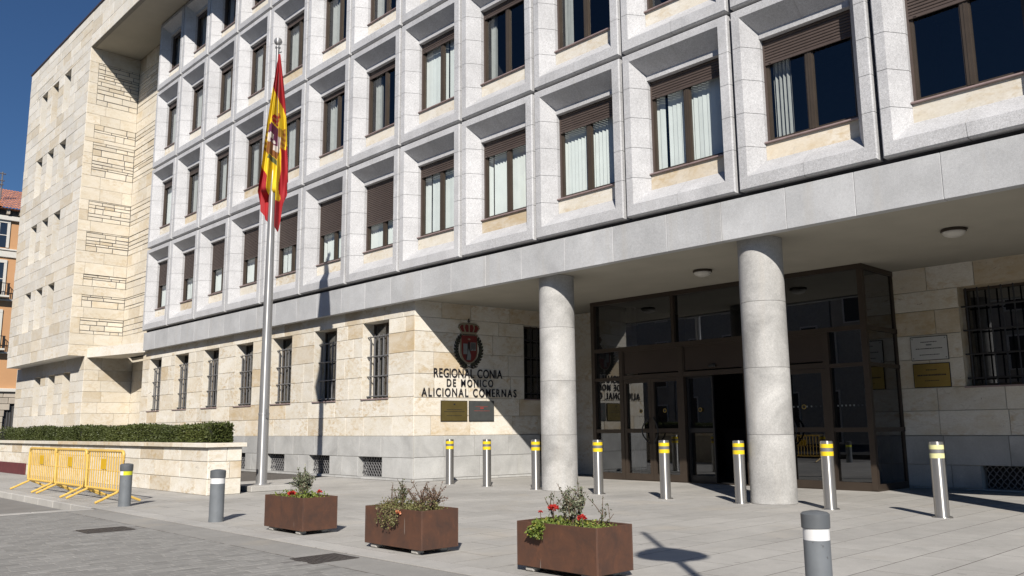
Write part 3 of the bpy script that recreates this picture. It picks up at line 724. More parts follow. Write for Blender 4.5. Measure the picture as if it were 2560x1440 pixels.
def sticker(x, z, y=VY-.0):
    mb = MB(); mb.lathe([(.045,0),(.045,.004)], 20); o = part('sticker', mb, m_gold, V); o.location = Vector((x, y, z))-origin(V); o.rotation_euler = (PI/2,0,0)
    k = MB(); k.lathe([(.03,0),(.03,.001)], 16); o2 = part('sticker_ring', k, m_black, V); o2.location = Vector((x, y-.0045, z))-origin(V); o2.rotation_euler = (PI/2,0,0)
for a, b in ((19.02,20.55),(22.18,23.79)):
    m_ = (a+b)/2; leaf(a+.004, m_-.003); leaf(m_+.003, b-.004); ring(m_-.04, -1); ring(m_+.04, 1); sticker(m_-.3, 1.50); sticker(m_+.34, 1.50)
leaf(20.66, 21.30, VY+.09, 'sliding_door'); sticker(20.98, 1.50, VY+.065)
mb = MB(); mb.cbox(21.30,21.46,VY-.06,VY-.018,2.36,2.42,.008); part('door_sensor', mb, m_black, V)
for k in range(8): mb = MB(); x = 23.97+k*.075; mb.box(x,x+.028,VY+.012,VY+.018,1.49,1.52); part('glass_marker', mb, m_cgrey, V)
for k in range(7): mb = MB(); x = 23.10+k*.09; mb.box(x,x+.028,VY+.0,VY+.006,1.49,1.52); part('glass_marker', mb, m_cgrey, V)
# glazed return on the east side and inside of the lobby
fr('side_rail', (VX1-.07,VX1+.0,VY+.07,YB,3.97,VZ), (VX1-.07,VX1,VY+.07,YB,2.862,2.945), (VX1-.07,VX1,VY+.07,YB,2.20,2.27), (VX1-.07,VX1,VY+.07,YB,1.03,1.11), (VX1-.07,VX1,VY+.07,YB,.0,.12), (VX1-.07,VX1,YB-.08,YB-.03,.12,3.97))
mb = MB(); mb.quad((VX1-.03,VY+.07,.02),(VX1-.03,YB,.02),(VX1-.03,YB,3.97),(VX1-.03,VY+.07,3.97)); part('pane', mb, m_glass_dk, V)
fr('side_rail', (VX0,VX0+.07,VY+.07,YB,3.97,VZ), (VX0,VX0+.07,VY+.07,YB,2.862,2.945), (VX0,VX0+.07,VY+.07,YB,1.03,1.11), (VX0,VX0+.07,VY+.07,YB,.0,.12))
mb = MB(); mb.quad((VX0+.03,VY+.07,.02),(VX0+.03,YB,.02),(VX0+.03,YB,3.97),(VX0+.03,VY+.07,3.97)); part('pane', mb, m_glass_dk, V)
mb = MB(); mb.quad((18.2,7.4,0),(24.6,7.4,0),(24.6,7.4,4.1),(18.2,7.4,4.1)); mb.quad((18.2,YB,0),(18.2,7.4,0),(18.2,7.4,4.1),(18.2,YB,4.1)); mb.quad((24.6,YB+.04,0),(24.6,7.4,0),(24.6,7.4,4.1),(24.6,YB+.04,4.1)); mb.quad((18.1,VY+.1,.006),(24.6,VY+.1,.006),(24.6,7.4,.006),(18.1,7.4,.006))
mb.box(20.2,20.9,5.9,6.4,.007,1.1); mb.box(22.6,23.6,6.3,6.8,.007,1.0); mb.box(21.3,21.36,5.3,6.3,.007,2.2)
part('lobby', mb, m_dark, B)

# ------------------------------------------------------------------ ceiling lamps under the overhang
for x, lab in ((18.32,'round ceiling lamp half hidden behind the farther column'), (22.30,'round opal ceiling lamp left of the nearer column'), (26.76,'round opal ceiling lamp at the right above the barred window')):
    L = empty('ceiling_lamp', (x, 2.13, 4.065), lab, 'lamp', 'lamps under the overhang')
    r = MB(); r.lathe([(.165,4.064),(.18,4.05),(.18,4.02),(.168,4.015)], 36, (x,2.13,0)); smooth_by_angle(part('rim', r, m_bronze_dk, L))
    d = MB(); d.lathe([(.165,4.018)]+[(.165*math.cos(a), 4.018-.085*math.sin(a)) for a in np.linspace(.15,1.5,9)], 36, (x,2.13,0)); smooth_by_angle(part('shade', d, m_lampglass, L), 60)
    k = MB(); k.box(x+.17,x+.20,2.11,2.15,4.03,4.05); part('clip', k, m_bronze_dk, L)

# ------------------------------------------------------------------ lettering, coat of arms and plaques
def on_side(u, z, o=0.): return A0 + dS*u + Vector((0,0,z)) + nS*(o+.008)
Mside = Matrix((dS, Vector((0,0,1)), nS)).transposed()
LET = empty('wall_lettering', on_side(1.6, 1.9), 'dark metal letters in three lines on the pale stone wall below the coat of arms', 'lettering')
def letters(txt, uc, z, h, width):
    objs = []
    for ch in txt:
        if ch == ' ': objs.append(None); continue
        cu = bpy.data.curves.new('letter', 'FONT'); cu.body = ch; cu.size = h/.69; cu.extrude = .008; cu.offset = .001
        o = bpy.data.objects.new('tmp', cu); C.objects.link(o); objs.append(o)
    bpy.context.view_layer.update(); dg = bpy.context.evaluated_depsgraph_get()
    ms = []
    for o in objs:
        if o is None: ms.append((None, h*.25)); continue
        me = bpy.data.meshes.new_from_object(o.evaluated_get(dg))
        for v in me.vertices: v.co.x *= .76
        xs = [v.co.x for v in me.vertices]; a = min(xs)
        for v in me.vertices: v.co.x -= a
        ms.append((me, max(xs)-a)); bpy.data.objects.remove(o)
    tot = sum(w_ for _, w_ in ms); gp = (width-tot)/(len(ms)-1); u = uc-width/2
    for me, w_ in ms:
        if me:
            me.materials.clear(); me.materials.append(m_letter); me.name = 'letter'
            l = link('letter', me, LET); l.matrix_local = Matrix.Translation(on_side(u, z, .014)-origin(LET)) @ Mside.to_4x4()
        u += w_+gp
letters('REGIONAL CONIA', 1.46, 2.335, .20, 1.92)
letters('DE MONICO', 1.50, 2.125, .17, 1.30)
letters('ALICIONAL COMERNAS', 1.51, 1.895, .185, 2.66)
def relief(name, pts, mat, par, u0, z0, h0, h1, sc=1.):
    """flat plaque piece from an outline in wall coordinates, between heights h0 and h1 above the wall"""
    sc = 1.13; n = len(pts); vs = [on_side(u0+x*sc, z0+y*sc, h0) for x, y in pts]+[on_side(u0+x*sc, z0+y*sc, h1) for x, y in pts]
    mb = MB(); mb.add(vs, [tuple(range(n,2*n)), tuple(range(n))[::-1]]+[(i,(i+1)%n,n+(i+1)%n,n+i) for i in range(n)]); return part(name, mb, mat, par)
UC, ZC = 1.46, 3.02
ARM = empty('coat_of_arms', on_side(UC, ZC), 'painted coat of arms with red crown, shield and leaf wreath above the lettering', 'coat of arms')
def shield(s, dy=0): return [(-.19*s,.27*s+dy),(.19*s,.27*s+dy),(.19*s,-.04*s+dy)]+[(.19*s*math.cos(a), -.04*s-.25*s*math.sin(a)+dy) for a in np.linspace(.2,PI-.2,9)]+[(-.19*s,-.04*s+dy)]
relief('shield_border', shield(1.13), m_ccream, ARM, UC, ZC, .0, .018); relief('shield', shield(1.0), m_cred, ARM, UC, ZC, .018, .03)
relief('shield_field', [(-.15,.10),(-.05,.10),(-.05,-.12),(-.15,-.12)], m_cgrey, ARM, UC, ZC, .03, .036)
relief('shield_field', [(.03,.13),(.16,.13),(.16,-.04),(.03,-.04)], m_cgrey, ARM, UC, ZC, .03, .036)
relief('shield_field', [(-.02,.0),(.04,-.14),(.03,-.24),(-.07,-.24)], m_cgrey, ARM, UC, ZC, .03, .036)
relief('shield_pale', [(-.03,.14),(.01,.14),(.03,-.04),(-.06,-.26),(-.09,-.22)], m_cblk, ARM, UC, ZC, .03, .034)
relief('shield_charge', [(-.05,.20),(-.01,.215),(.03,.20),(.0,.175)], m_ccream, ARM, UC, ZC, .03, .037)
for k in range(4): relief('shield_tower', [(.045+k*.028,.12),(.06+k*.028,.12),(.06+k*.028,-.03+.02*(k%2)),(.045+k*.028,-.03+.02*(k%2))], m_cblk, ARM, UC, ZC, .036, .04)
relief('crown_band', [(-.17,.30),(.17,.30),(.19,.345),(-.19,.345)], m_ccream, ARM, UC, ZC, .0, .03)
relief('crown_shadow_band', [(-.15,.285),(.15,.285),(.16,.302),(-.16,.302)], m_cblk, ARM, UC, ZC, .0, .022)
relief('crown_back', [(-.19,.345),(.19,.345),(.27,.43),(.25,.49),(.17,.53),(.08,.535),(0,.55),(-.08,.535),(-.17,.53),(-.25,.49),(-.27,.43)], m_ccream, ARM, UC, ZC, .0, .016)
for k in range(4):
    a = -.16+.107*k; relief('crown_cap', [(a*.95-.045,.35),(a*.95+.045,.35),(a*1.25+.055,.43),(a*1.2+.045,.49),(a*1.15,.515-abs(a)*.15),(a*1.2-.045,.49),(a*1.25-.055,.43)], m_cred, ARM, UC, ZC, .0, .022)
for k in range(5):
    a = -.2+.1*k; relief('crown_arch', [(a*.95-.011,.345),(a*.95+.011,.345),(a*1.28+.014,.44),(a*1.02+.012,.53-abs(a)*.2),(a*1.02-.012,.53-abs(a)*.2),(a*1.28-.014,.44)], m_ccream, ARM, UC, ZC, .0, .03)
relief('crown_cross', [(-.008,.53),(.008,.53),(.008,.57),(.03,.57),(.03,.585),(.008,.585),(.008,.63),(-.008,.63),(-.008,.585),(-.03,.585),(-.03,.57),(-.008,.57)], m_cblk, ARM, UC, ZC, .0, .02)
for side in (-1, 1):
    for k in range(13):
        a = -PI/2+side*(.15+k*.188); R_ = .335; cx, cy = R_*math.cos(a)*.92, R_*math.sin(a)*1.0-.02
        for w2 in (-1, 0, 1):
            an = a+side*PI/2+w2*.75; L_ = .085; wd = .026
            tx, ty = math.cos(an), math.sin(an); nx, ny = -ty, tx
            relief('wreath_leaf', [(cx-tx*.01,cy-ty*.01),(cx+tx*L_*.5+nx*wd,cy+ty*L_*.5+ny*wd),(cx+tx*L_,cy+ty*L_),(cx+tx*L_*.5-nx*wd,cy+ty*L_*.5-ny*wd)], m_cleaf if (k+w2) % 3 else m_cblk, ARM, UC, ZC, .0, .012+.006*(w2+1))
for side in (-1, 1): relief('ribbon', [(0,-.37),(side*.10,-.40),(side*.21,-.36),(side*.22,-.375),(side*.10,-.418),(0,-.385)], m_cblk, ARM, UC, ZC, .0, .016)
def plaque(name, corner, du, n_, w_, h_, mat, label, mark, lines, screw=True, crest=False, extra=None):
    corner = Vector(corner); du = Vector(du); n_ = Vector(n_); up = Vector((0,0,1))
    o = empty(name, corner, label, 'plaque'); P = lambda u, z, d: corner+du*u+up*z+n_*d
    def slab(nm, u0,u1,z0,z1,d0,d1,m):
        mb = MB(); a = [(u0,z0),(u1,z0),(u1,z1),(u0,z1)]; mb.add([P(u,z,d0) for u,z in a]+[P(u,z,d1) for u,z in a], [(4,5,6,7),(3,2,1,0)]+[(i,(i+1)%4,4+(i+1)%4,4+i) for i in range(4)]); return part(nm, mb, m, o)
    slab('backing', -.012,w_+.012,-.012,h_+.012,0,.01,m_black); slab('plate', 0,w_,0,h_,.010,.02,mat)
    for (f, zz, hh) in lines:                                   # unreadable lines of engraving
        u = w_*(1-f)/2; e = w_*(1+f)/2
        while u < e: l = random.uniform(.012,.035); slab('engraving', u, min(e,u+l), h_*zz, h_*zz+hh, .02, .0212, mark); u += l+.006
    if crest: slab('emblem', w_/2-.025, w_/2+.025, h_*.8, h_*.8+.035, .02, .0215, mark)
    if extra: slab('emblem', w_/2-.05, w_/2+.05, h_*.62, h_*.62+.03, .02, .0215, extra)
    if screw:
        for u in (.03,w_-.03):
            for z in (.03,h_-.03): slab('screw', u-.008,u+.008,z-.008,z+.008,.02,.024,m_black)
plaque('brass_plaque', on_side(.70, 1.335, .006), dS, nS, .70, .45, m_brass2, 'dull brass plaque under the wall lettering, left of the dark plaque', m_black, [(.6,.55,.014),(.8,.45,.014),(.6,.25,.012)], False, True)
plaque('dark_plaque', on_side(1.47, 1.335, .006), dS, nS, .69, .45, m_pdark, 'dark grey plaque with faint red writing under the wall lettering', plain('faint_red_mark', (.25,.06,.05), .5), [(.5,.72,.014),(.65,.5,.014)], False, False, plain('red_mark', (.35,.05,.04), .5))
plaque('white_plaque', (24.86, YB-.008, 2.335), X, NY, .64, .42, m_pwhite, 'white plaque with four screws beside the barred window under the overhang', m_black, [(.45,.76,.016),(.74,.47,.016),(.55,.2,.014)], True, False, m_cgrey)
plaque('brass_plaque', (24.87, YB-.008, 1.835), X, NY, .63, .42, m_brass, 'shiny brass plaque below the white plaque under the overhang', m_black, [(.3,.72,.016),(.8,.48,.028),(.4,.25,.014)], False)

# ------------------------------------------------------------------ steel bollards in a row before the entrance
def bollard(x, y, label, faded=False):
    o = empty('steel_bollard', (x,y,0), label, 'bollard', 'steel bollards in front of the entrance'); r = .086; H = .935; bm = m_pband if faded else m_yband; n = 28
    def L(nm, prof, mt): mb = MB(); mb.lathe(prof, n, (x,y,0)); smooth_by_angle(part(nm, mb, mt, o), 35)
    L('base_ring', [(r+.035,.0),(r+.035,.008),(r+.03,.012),(r,.012)], m_steel); L('body', [(r,.012),(r,H-.205)], m_steel)
    L('lower_band', [(r+.001,H-.205),(r+.001,H-.145)], bm); L('middle_sleeve', [(r-.001,H-.145),(r-.001,H-.095)], m_iron)
    L('upper_band', [(r+.001,H-.095),(r+.001,H-.040)], bm); L('cap', [(r-.001,H-.040),(r-.001,H-.008),(r-.01,H),(.02,H+.002)], m_steel)
BX = [(16.94,.40),(18.10,.42),(19.50,.42),(21.15,.32),(22.65,.24),(24.02,.27),(25.45,.24),(26.97,.12)]
BL = ['steel bollard farthest left, standing before the coat of arms wall', 'steel bollard second from the left, before the pale side wall', 'steel bollard just left of the farther column',
      'steel bollard just right of the farther column', 'steel bollard before the glass double doors, midway between the columns', 'steel bollard just left of the nearer column', 'steel bollard just right of the nearer column', 'steel bollard farthest right with faded pale yellow bands']
for i, ((x,y), l) in enumerate(zip(BX, BL)): bollard(x, y, l, i == 7)
def grey_bollard(x, y, label, half=False, H=.655, r=.092):
    o = empty('grey_bollard', (x,y,0), label, 'bollard', 'grey bollards along the kerb')
    def L(nm, prof, mt): mb = MB(); mb.lathe(prof, 30, (x,y,0)); smooth_by_angle(part(nm, mb, mt, o), 35)
    L('body', [(r+.004,0),(r+.002,.03),(r,.05),(r,H-.175)], m_gbol)
    if half:
        for m_, a0, a1 in ((m_wband, math.radians(150), math.radians(312)), (m_limeband, math.radians(-48), math.radians(150))):
            mb = MB(); n = 16; an = np.linspace(a0, a1, n)
            for a, b in zip(an[:-1], an[1:]): mb.quad((x+r*math.cos(a),y+r*math.sin(a),H-.175),(x+r*math.cos(b),y+r*math.sin(b),H-.175),(x+r*math.cos(b),y+r*math.sin(b),H-.115),(x+r*math.cos(a),y+r*math.sin(a),H-.115))
            part('reflective_band', mb, m_, o)
    else: L('reflective_band', [(r-.001,H-.175),(r-.001,H-.105)], m_wband)
    L('cap', [(r-.001,H-.115 if half else H-.105),(r+.006,H-.10),(r+.007,H-.015),(r-.005,H-.004),(.03,H+.006)], m_gcap)
grey_bollard(17.05, -6.30, 'grey bollard with white and lime band at the end of the yellow barriers', True)
grey_bollard(20.38, -6.33, 'grey bollard with white band between the stone planter wall and the first rusty planter')
grey_bollard(28.45, -6.05, 'large grey bollard with white band in the near right foreground', False, .605, .083)

# ------------------------------------------------------------------ rusty steel planters and what grows in them
def leaves(pts, dirs, size, aspect=.5, jit=.6):
    """small folded leaf quads; returns verts, faces, per-face random"""
    v = []; f = []; r = []
    for q, d in zip(pts, dirs):
        d = (Vector(d)+Vector(RS.uniform(-jit,jit,3))).normalized(); s = size*random.uniform(.6,1.3)
        x = d.cross(Vector(RS.uniform(-1,1,3))); x = x.normalized() if x.length > 1e-3 else Vector((1,0,0)); nrm = d.cross(x)
        q = Vector(q); o = len(v)
        v += [q, q+d*s*.5+x*s*aspect*.5+nrm*s*.08, q+d*s, q+d*s*.5-x*s*aspect*.5+nrm*s*.08]; f.append((o,o+1,o+2,o+3)); r.append(random.random())
    return v, f, r
def leafpart(name, data, mat, parent, stuff=False):
    v, f, r = data; mb = MB(); mb.add(v, f); o = part(name, mb, mat, parent); at = o.data.attributes.new('rnd','FLOAT','FACE'); at.data.foreach_set('value', r)
    return o
def shrub(base, h, spread, nst, lmat, label, cat='shrub', nleaf=40, size=.028, lean=(0,0), name='shrub', fork=True):
    o = empty(name, base, label, cat); base = Vector(base); st_ = MB(); P = []; D = []
    for i in range(nst):
        a = random.uniform(0, 2*PI); k = random.uniform(.25, 1.)*spread; hh = h*random.uniform(.6,1.)
        tip = Vector((math.cos(a)*k+lean[0]*hh, math.sin(a)*k+lean[1]*hh, hh)); b0 = Vector((math.cos(a),math.sin(a),0))*.03
        pts = [base+b0]+[base+b0*(1-t)+Vector((tip.x*t**1.2, tip.y*t**1.2, tip.z*t))+Vector(RS.uniform(-.012,.012,3)) for t in (.25,.5,.75,1.)]
        st_.tube(pts, [.006,.005,.004,.003,.002], 5)
        segs = [pts]
        if fork:
            for t in (2, 3):
                e = pts[t]+Vector(RS.uniform(-.10,.10,3))+Vector((0,0,.08)); st_.tube([pts[t], (pts[t]+e)/2+Vector((0,0,.01)), e], [.004,.003,.002], 4); segs.append([pts[t], e])
        for sg in segs:
            for _ in range(nleaf//len(segs)):
                t = random.uniform(.12,1)*(len(sg)-1); j = min(int(t), len(sg)-2); q = sg[j].lerp(sg[j+1], t-j); P.append(q+Vector(RS.uniform(-.012,.012,3))); D.append(Vector(RS.uniform(-1,1,3))+Vector((0,0,.5)))
    part('stems', st_, m_stem, o); leafpart('leaves', leaves(P, D, size), lmat, o); return o
def groundcover(x0,x1,y0,y1,z, hmax, n, lmat, label, size=.026, hang=None, name='ground_cover'):
    o = empty(name, ((x0+x1)/2,(y0+y1)/2,z), label, 'plant'); P = []; D = []; st_ = MB()
    for _ in range(n):
        x, y = random.uniform(x0,x1), random.uniform(y0,y1); e = min(x-x0,x1-x,y-y0,y1-y); P.append((x, y, z+random.random()**1.5*hmax*min(1,.35+e*8))); D.append(Vector(RS.uniform(-1,1,3))+Vector((0,0,.7)))
    if hang:
        hx, hw, L, ye = hang
        for i in range(16):
            xx = hx+random.gauss(0, hw*.5); ll = L*random.uniform(.35,1)*(1-.5*min(1,abs(xx-hx)/hw)); pts = [Vector((xx,y0+.03,z+.03)), Vector((xx+random.uniform(-.02,.02), ye-.03, z+.05)), Vector((xx+random.uniform(-.05,.03), ye-.04, z-ll*.5)), Vector((xx+random.uniform(-.08,.04), ye-.025, z-ll))]
            st_.tube(pts, [.004,.004,.003,.002], 4)
            for _ in range(26):
                t = random.uniform(0,3); j = min(int(t),2); P.append(pts[j].lerp(pts[j+1],t-j)+Vector((random.uniform(-.02,.02),-abs(random.gauss(0,.012)),random.uniform(-.01,.01)))); D.append(Vector((random.uniform(-1,1),-.4,random.uniform(-1,.5))))
    if st_.f: part('trailing_stems', st_, m_stem, o)
    leafpart('leaves', leaves(P, D, size, .6), lmat, o); return o
def flower(x, y, z, zb, r, mat, label):
    o = empty('flower', (x,y,zb), label, 'flower'); s = MB(); s.tube([(x,y,zb),(x+.005,y,(z+zb)/2),(x,y,z)], .003, 5); part('stalk', s, m_stem, o); P = []; D = []
    for _ in range(60): d = Vector(RS.normal(size=3)).normalized(); d.z = abs(d.z)*.8+.1*d.z; P.append(Vector((x,y,z))+d*r*.45); D.append(d)
    leafpart('petals', leaves(P, D, r*.75, .9, .4), mat, o)
PLT = [(21.69, 22.57, -6.345, -5.90, .405), (23.83, 24.75, -6.375, -5.93, .402), (25.955, 26.82, -6.315, -5.878, .397)]
PLB = ['rusty steel planter box farthest from the camera, with a grey green bush', 'rusty steel planter box in the middle with trailing plants over its edge', 'rusty steel planter box nearest the camera with red flowers']
for (x0,x1,y0,y1,h), lab in zip(PLT, PLB):
    o = empty('planter_box', ((x0+x1)/2,(y0+y1)/2,0), lab, 'planter', 'rusty planters along the kerb'); t = .012; zb = .045
    for nm, a in (('front_plate',(x0,x1,y0,y0+t)),('back_plate',(x0,x1,y1-t,y1)),('end_plate',(x0,x0+t,y0+t+.001,y1-t-.001)),('end_plate',(x1-t,x1,y0+t+.001,y1-t-.001))):
        mb = MB(); mb.cbox(*a, zb, h, .003); part(nm, mb, m_corten, o)
    mb = MB(); mb.box(x0+t,x1-t,y0+t,y1-t,zb,zb+.02); part('bottom_plate', mb, m_corten, o)
    mb = MB(); n = 10
    xs = np.linspace(x0+t+.001,x1-t-.001,n); ys = np.linspace(y0+t+.001,y1-t-.001,n); vs = [(a,b,h-.05+random.uniform(-.012,.012)) for b in ys for a in xs]
    mb.add(vs, [(j*n+i,j*n+i+1,(j+1)*n+i+1,(j+1)*n+i) for j in range(n-1) for i in range(n-1)]); part('soil', mb, m_soil, o)
    for fx_ in (x0+.12, x1-.14):
        for fy_ in (y0+.05, y1-.11): mb = MB(); mb.cbox(fx_-.05,fx_+.05,fy_-.03,fy_+.06,.002,zb,.012); part('foot', mb, m_slab, o)
# first planter
x0,x1,y0,y1,h = PLT[0]; zs = h-.05
shrub((22.14,-6.10,zs), .30, .11, 17, m_leaf_gg, 'grey green bush growing in the farthest rusty planter', nleaf=80, size=.030)
groundcover(x0+.05,x1-.05,y0+.03,y1-.04,zs,.10,900,m_leaf_g,'low yellow green plants in the farthest rusty planter')
flower(22.20,-6.28,h+.02,zs,.045,m_red,'red flower at the front of the farthest planter'); flower(22.42,-6.05,h+.04,zs,.03,m_red,'red flower at the right end of the farthest planter')
# middle planter
x0,x1,y0,y1,h = PLT[1]; zs = h-.05
shrub((24.12,-6.13,zs), .29, .10, 6, m_leaf_d, 'thin upright twigs at the left of the middle rusty planter', nleaf=44, size=.024)
shrub((24.45,-6.08,zs), .20, .20, 22, m_leaf_r, 'reddish brown bush in the middle rusty planter', nleaf=48, size=.022)
shrub((23.98,-6.10,zs), .15, .16, 7, m_leaf_r, 'sparse brown twigs at the left end of the middle rusty planter', nleaf=30, size=.018)
groundcover(x0+.06,x1-.03,y0+.02,y1-.06,zs,.12,1700,m_leaf_o,'olive trailing plant hanging over the front of the middle planter', .022, (24.30,.16,.19,y0-.004))
flower(24.42,y0-.03,h-.035,h-.05,.026,m_peach,'single peach coloured flower on the trailing plant of the middle planter')
# nearest planter
x0,x1,y0,y1,h = PLT[2]; zs = h-.05
shrub((26.38,-6.08,zs), .33, .13, 17, m_leaf_gg, 'tall grey green bush in the nearest rusty planter', nleaf=64, size=.024)
shrub((26.26,-6.10,zs), .31, .13, 4, m_leaf_d, 'leggy twigs with small dark leaves left of the tall bush in the nearest planter', nleaf=40, size=.022, lean=(-.28,0))
shrub((26.56,-6.02,zs), .20, .12, 3, m_leaf_d, 'sparse leaning twig right of the tall bush in the nearest planter', nleaf=26, size=.022, lean=(.4,.1))
groundcover(x0+.10,x1-.07,y0+.025,y1-.05,zs,.075,1500,m_leaf_g,'low yellow green ground cover in the nearest rusty planter', .021)
groundcover(26.17,26.35,y0+.01,y0+.18,zs,.11,200,m_leaf_g,'bright green leafy plant hanging over the nearest planter', .042, (26.24,.04,.055,y0-.004), 'leafy_plant')
flower(26.25,-6.18,h+.10,zs,.042,m_red,'large red flower left of the bush in the nearest planter'); flower(26.54,-6.16,h+.04,zs,.036,m_red,'red flower low at the right of the bush in the nearest planter'); flower(26.02,-6.10,h+.055,zs,.018,m_red,'small dull red bud at the left end of the nearest planter')

# ------------------------------------------------------------------ yellow crowd barriers
def barrier(x0, x1, y, rot, label):
    o = empty('crowd_barrier', (x0,y,0), label, 'barrier', 'yellow crowd barriers along the kerb'); Lb = x1-x0; R = .026; z0, z1 = .19, .835; c = .07
    pts = [(0,0,z0)]+[(0,0,z1-c)]+[(c-c*math.cos(a),0,z1-c+c*math.sin(a)) for a in np.linspace(.3,PI/2,4)]+[(Lb-c+c*math.sin(a),0,z1-c+c*math.cos(a)) for a in np.linspace(0,PI/2-.3,4)]+[(Lb,0,z1-c),(Lb,0,z0)]
    W = lambda q: (x0+q[0], y+q[1], q[2])
    mb = MB(); mb.tube([W(q) for q in pts], R, 8, closed=True); smooth_by_angle(part('frame', mb, m_byel, o), 50)
    mb = MB(); mb.tube([W((R,0,.50)),W((Lb-R,0,.50))], .008, 6); part('middle_rail', mb, m_byel, o)
    n = 14
    for i in range(n):
        u = (i+1)*Lb/(n+1); mb = MB(); mb.tube([W((u,0,z0+.01)),W((u,0,z1-.008))], .0115, 6); part('bar', mb, m_byel, o)
    mb = MB(); mb.cbox(x0+Lb*.5-.13,x0+Lb*.5+.13,y-.022,y-.012,.52,.70,.004); part('number_plate', mb, m_byel2, o)
    for u in (.14, Lb-.14):
        for sgn in (-1, 1):
            mb = MB(); mb.tube([W((u,0,z0)),W((u,sgn*.04,z0-.03)),W((u,sgn*.15,z0-.075)),W((u,sgn*.25,.065)),W((u,sgn*.36,.02))], .021, 7); smooth_by_angle(part('foot', mb, m_byel, o), 50)
    for z in (.32,.70):
        mb = MB(); mb.tube([W((Lb,0,z)),W((Lb+.035,0,z)),W((Lb+.035,0,z+.06))], .008, 6); part('hook', mb, m_byel, o)
    o.rotation_euler = (0,0,rot)
barrier(11.00, 12.76, -6.13, .006, 'yellow crowd barrier farthest left of the three'); barrier(12.84, 14.60, -6.13, -.004, 'yellow crowd barrier in the middle of the three'); barrier(14.68, 16.44, -6.14, 0., 'yellow crowd barrier nearest the grey bollard, rightmost of the three')

# ------------------------------------------------------------------ stone planter wall with the hedge
PW = empty('planter_wall', (16,-4.5,0), 'low cream stone planter wall with projecting cap under the long hedge', 'wall')
cw = [0, .29, .60, .855]
stone_wall(PW, 'wall_block', m_trav, (0,-4.5,0), X, NY, -8, 16.0, cw, (), (.7, 1.25))
stone_wall(PW, 'wall_block', m_trav, (16.0,0,0), (0,1,0), (1,0,0), -4.5, -3.85, cw, (), (.5, .9))
mb = MB(); mb.box(-8, 15.97, -4.47, -3.85, 0, .85); mb.box(-8, 9, -3.85, YBASE-.02, 0, .85); part('wall_fill', mb, m_mortar, PW)
x = 16.06; 
while x > -8: L = random.uniform(1.3,1.6); mb = MB(); mb.cbox(x-L+.003, x-.003, -4.57, -3.78, .857, .935, .006); part('cap_stone', mb, m_trav, PW); x -= L
mb = MB(); mb.cbox(-8, 4.4, -4.545, -4.512, .0, .315, .005); part('painted_board', mb, m_maroon, PW)
mb = MB(); mb.box(-8, 15.6, -4.3, -3.95, .93, .945); part('soil', mb, m_soil, PW)
HG = empty('hedge', (6,-3.98,.94), 'long clipped dark green hedge on top of the stone planter wall', 'hedge')
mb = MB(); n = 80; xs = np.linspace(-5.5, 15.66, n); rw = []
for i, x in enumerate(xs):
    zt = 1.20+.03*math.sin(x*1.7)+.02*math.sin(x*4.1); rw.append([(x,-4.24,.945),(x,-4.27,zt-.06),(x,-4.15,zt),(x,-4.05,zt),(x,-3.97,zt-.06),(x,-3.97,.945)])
mb.add([q for r in rw for q in r], [(i*6+k,(i+1)*6+k,(i+1)*6+k+1,i*6+k+1) for i in range(n-1) for k in range(5)]+[tuple(range(6)), tuple(range((n-1)*6,n*6))[::-1]]); part('dark_core', mb, m_core, HG)  # solid dark hull added inside the leaves to block the gaps
P = []; D = []; rn = []
for _ in range(34000):
    x = random.uniform(-3 if random.random() < .15 else 1, 15.74); zt = 1.235+.03*math.sin(x*1.7)+.02*math.sin(x*4.1)+.012*math.sin(x*11)
    k = random.random()
    bul = .045*math.sin(x*5.3+1.2*math.sin(x*2.2))*math.cos((zt*5+x)*1.3)
    if k < .55: P.append((x, -4.28-bul-random.random()*.05+.03, random.uniform(.93, zt))); D.append((0,-1,.3))
    elif k < .9: y = random.uniform(-4.3,-3.93); P.append((x, y, zt-.02+bul*.6+random.random()**2*.06)); D.append((0,-.3,1))
    else: y = random.uniform(-4.3,-3.93); P.append((15.66+random.uniform(-.03,.10), y, random.uniform(.93,zt))); D.append((1,0,.3))
    green = 1/(1+math.exp(-(x-9.6)*2)) - 1/(1+math.exp(-(x-12.2)*3)) + 1/(1+math.exp(-(x-14.0)*4)); rn.append(min(.95, max(0, .12+.5*green*random.random()+.38*random.random()*(.6+.4*math.sin(x*3.1)))))
v, f, r = leaves(P, D, .048, .6, .9); leafpart('foliage', (v, f, rn), m_hedge, HG)['kind'] = 'stuff'

# ------------------------------------------------------------------ flagpole and flag
FX, FY = 15.45, -3.15
FP = empty('flagpole', (FX,FY,0), 'tall tapered steel flagpole with ball top on a square stone base', 'flagpole')
mb = MB(); mb.cbox(FX-.42,FX+.42,FY-.42,FY+.42,.001,.11,.012); part('base_block', mb, m_band, FP)
mb = MB(); mb.lathe([(.16,.11),(.16,.135),(.115,.14)], 32, (FX,FY,0)); smooth_by_angle(part('base_flange', mb, m_pole, FP))
mb = MB(); mb.lathe([(.108,.135),(.104,1.45),(.103,1.46)], 32, (FX,FY,0)); smooth_by_angle(part('lower_tube', mb, m_pole, FP))
mb = MB(); mb.lathe([(.109,1.46),(.109,1.49),(.100,1.50),(.088,4.),(.062,6.5),(.040,8.6),(.037,9.2)], 32, (FX,FY,0)); smooth_by_angle(part('upper_tube', mb, m_pole, FP))
mb = MB(); mb.box(FX+.09,FX+.14,FY-.02,FY+.03,1.40,1.56); part('winch_box', mb, m_iron, FP)
mb = MB(); mb.lathe([(.04,9.2),(.055,9.21),(.055,9.24),(.03,9.25),(.025,9.28)]+[(max(.003,.085*math.sin(a)),9.365-.085*math.cos(a)) for a in np.linspace(.3,PI-.05,10)], 28, (FX,FY,0)); smooth_by_angle(part('ball_finial', mb, m_pole, FP), 60)
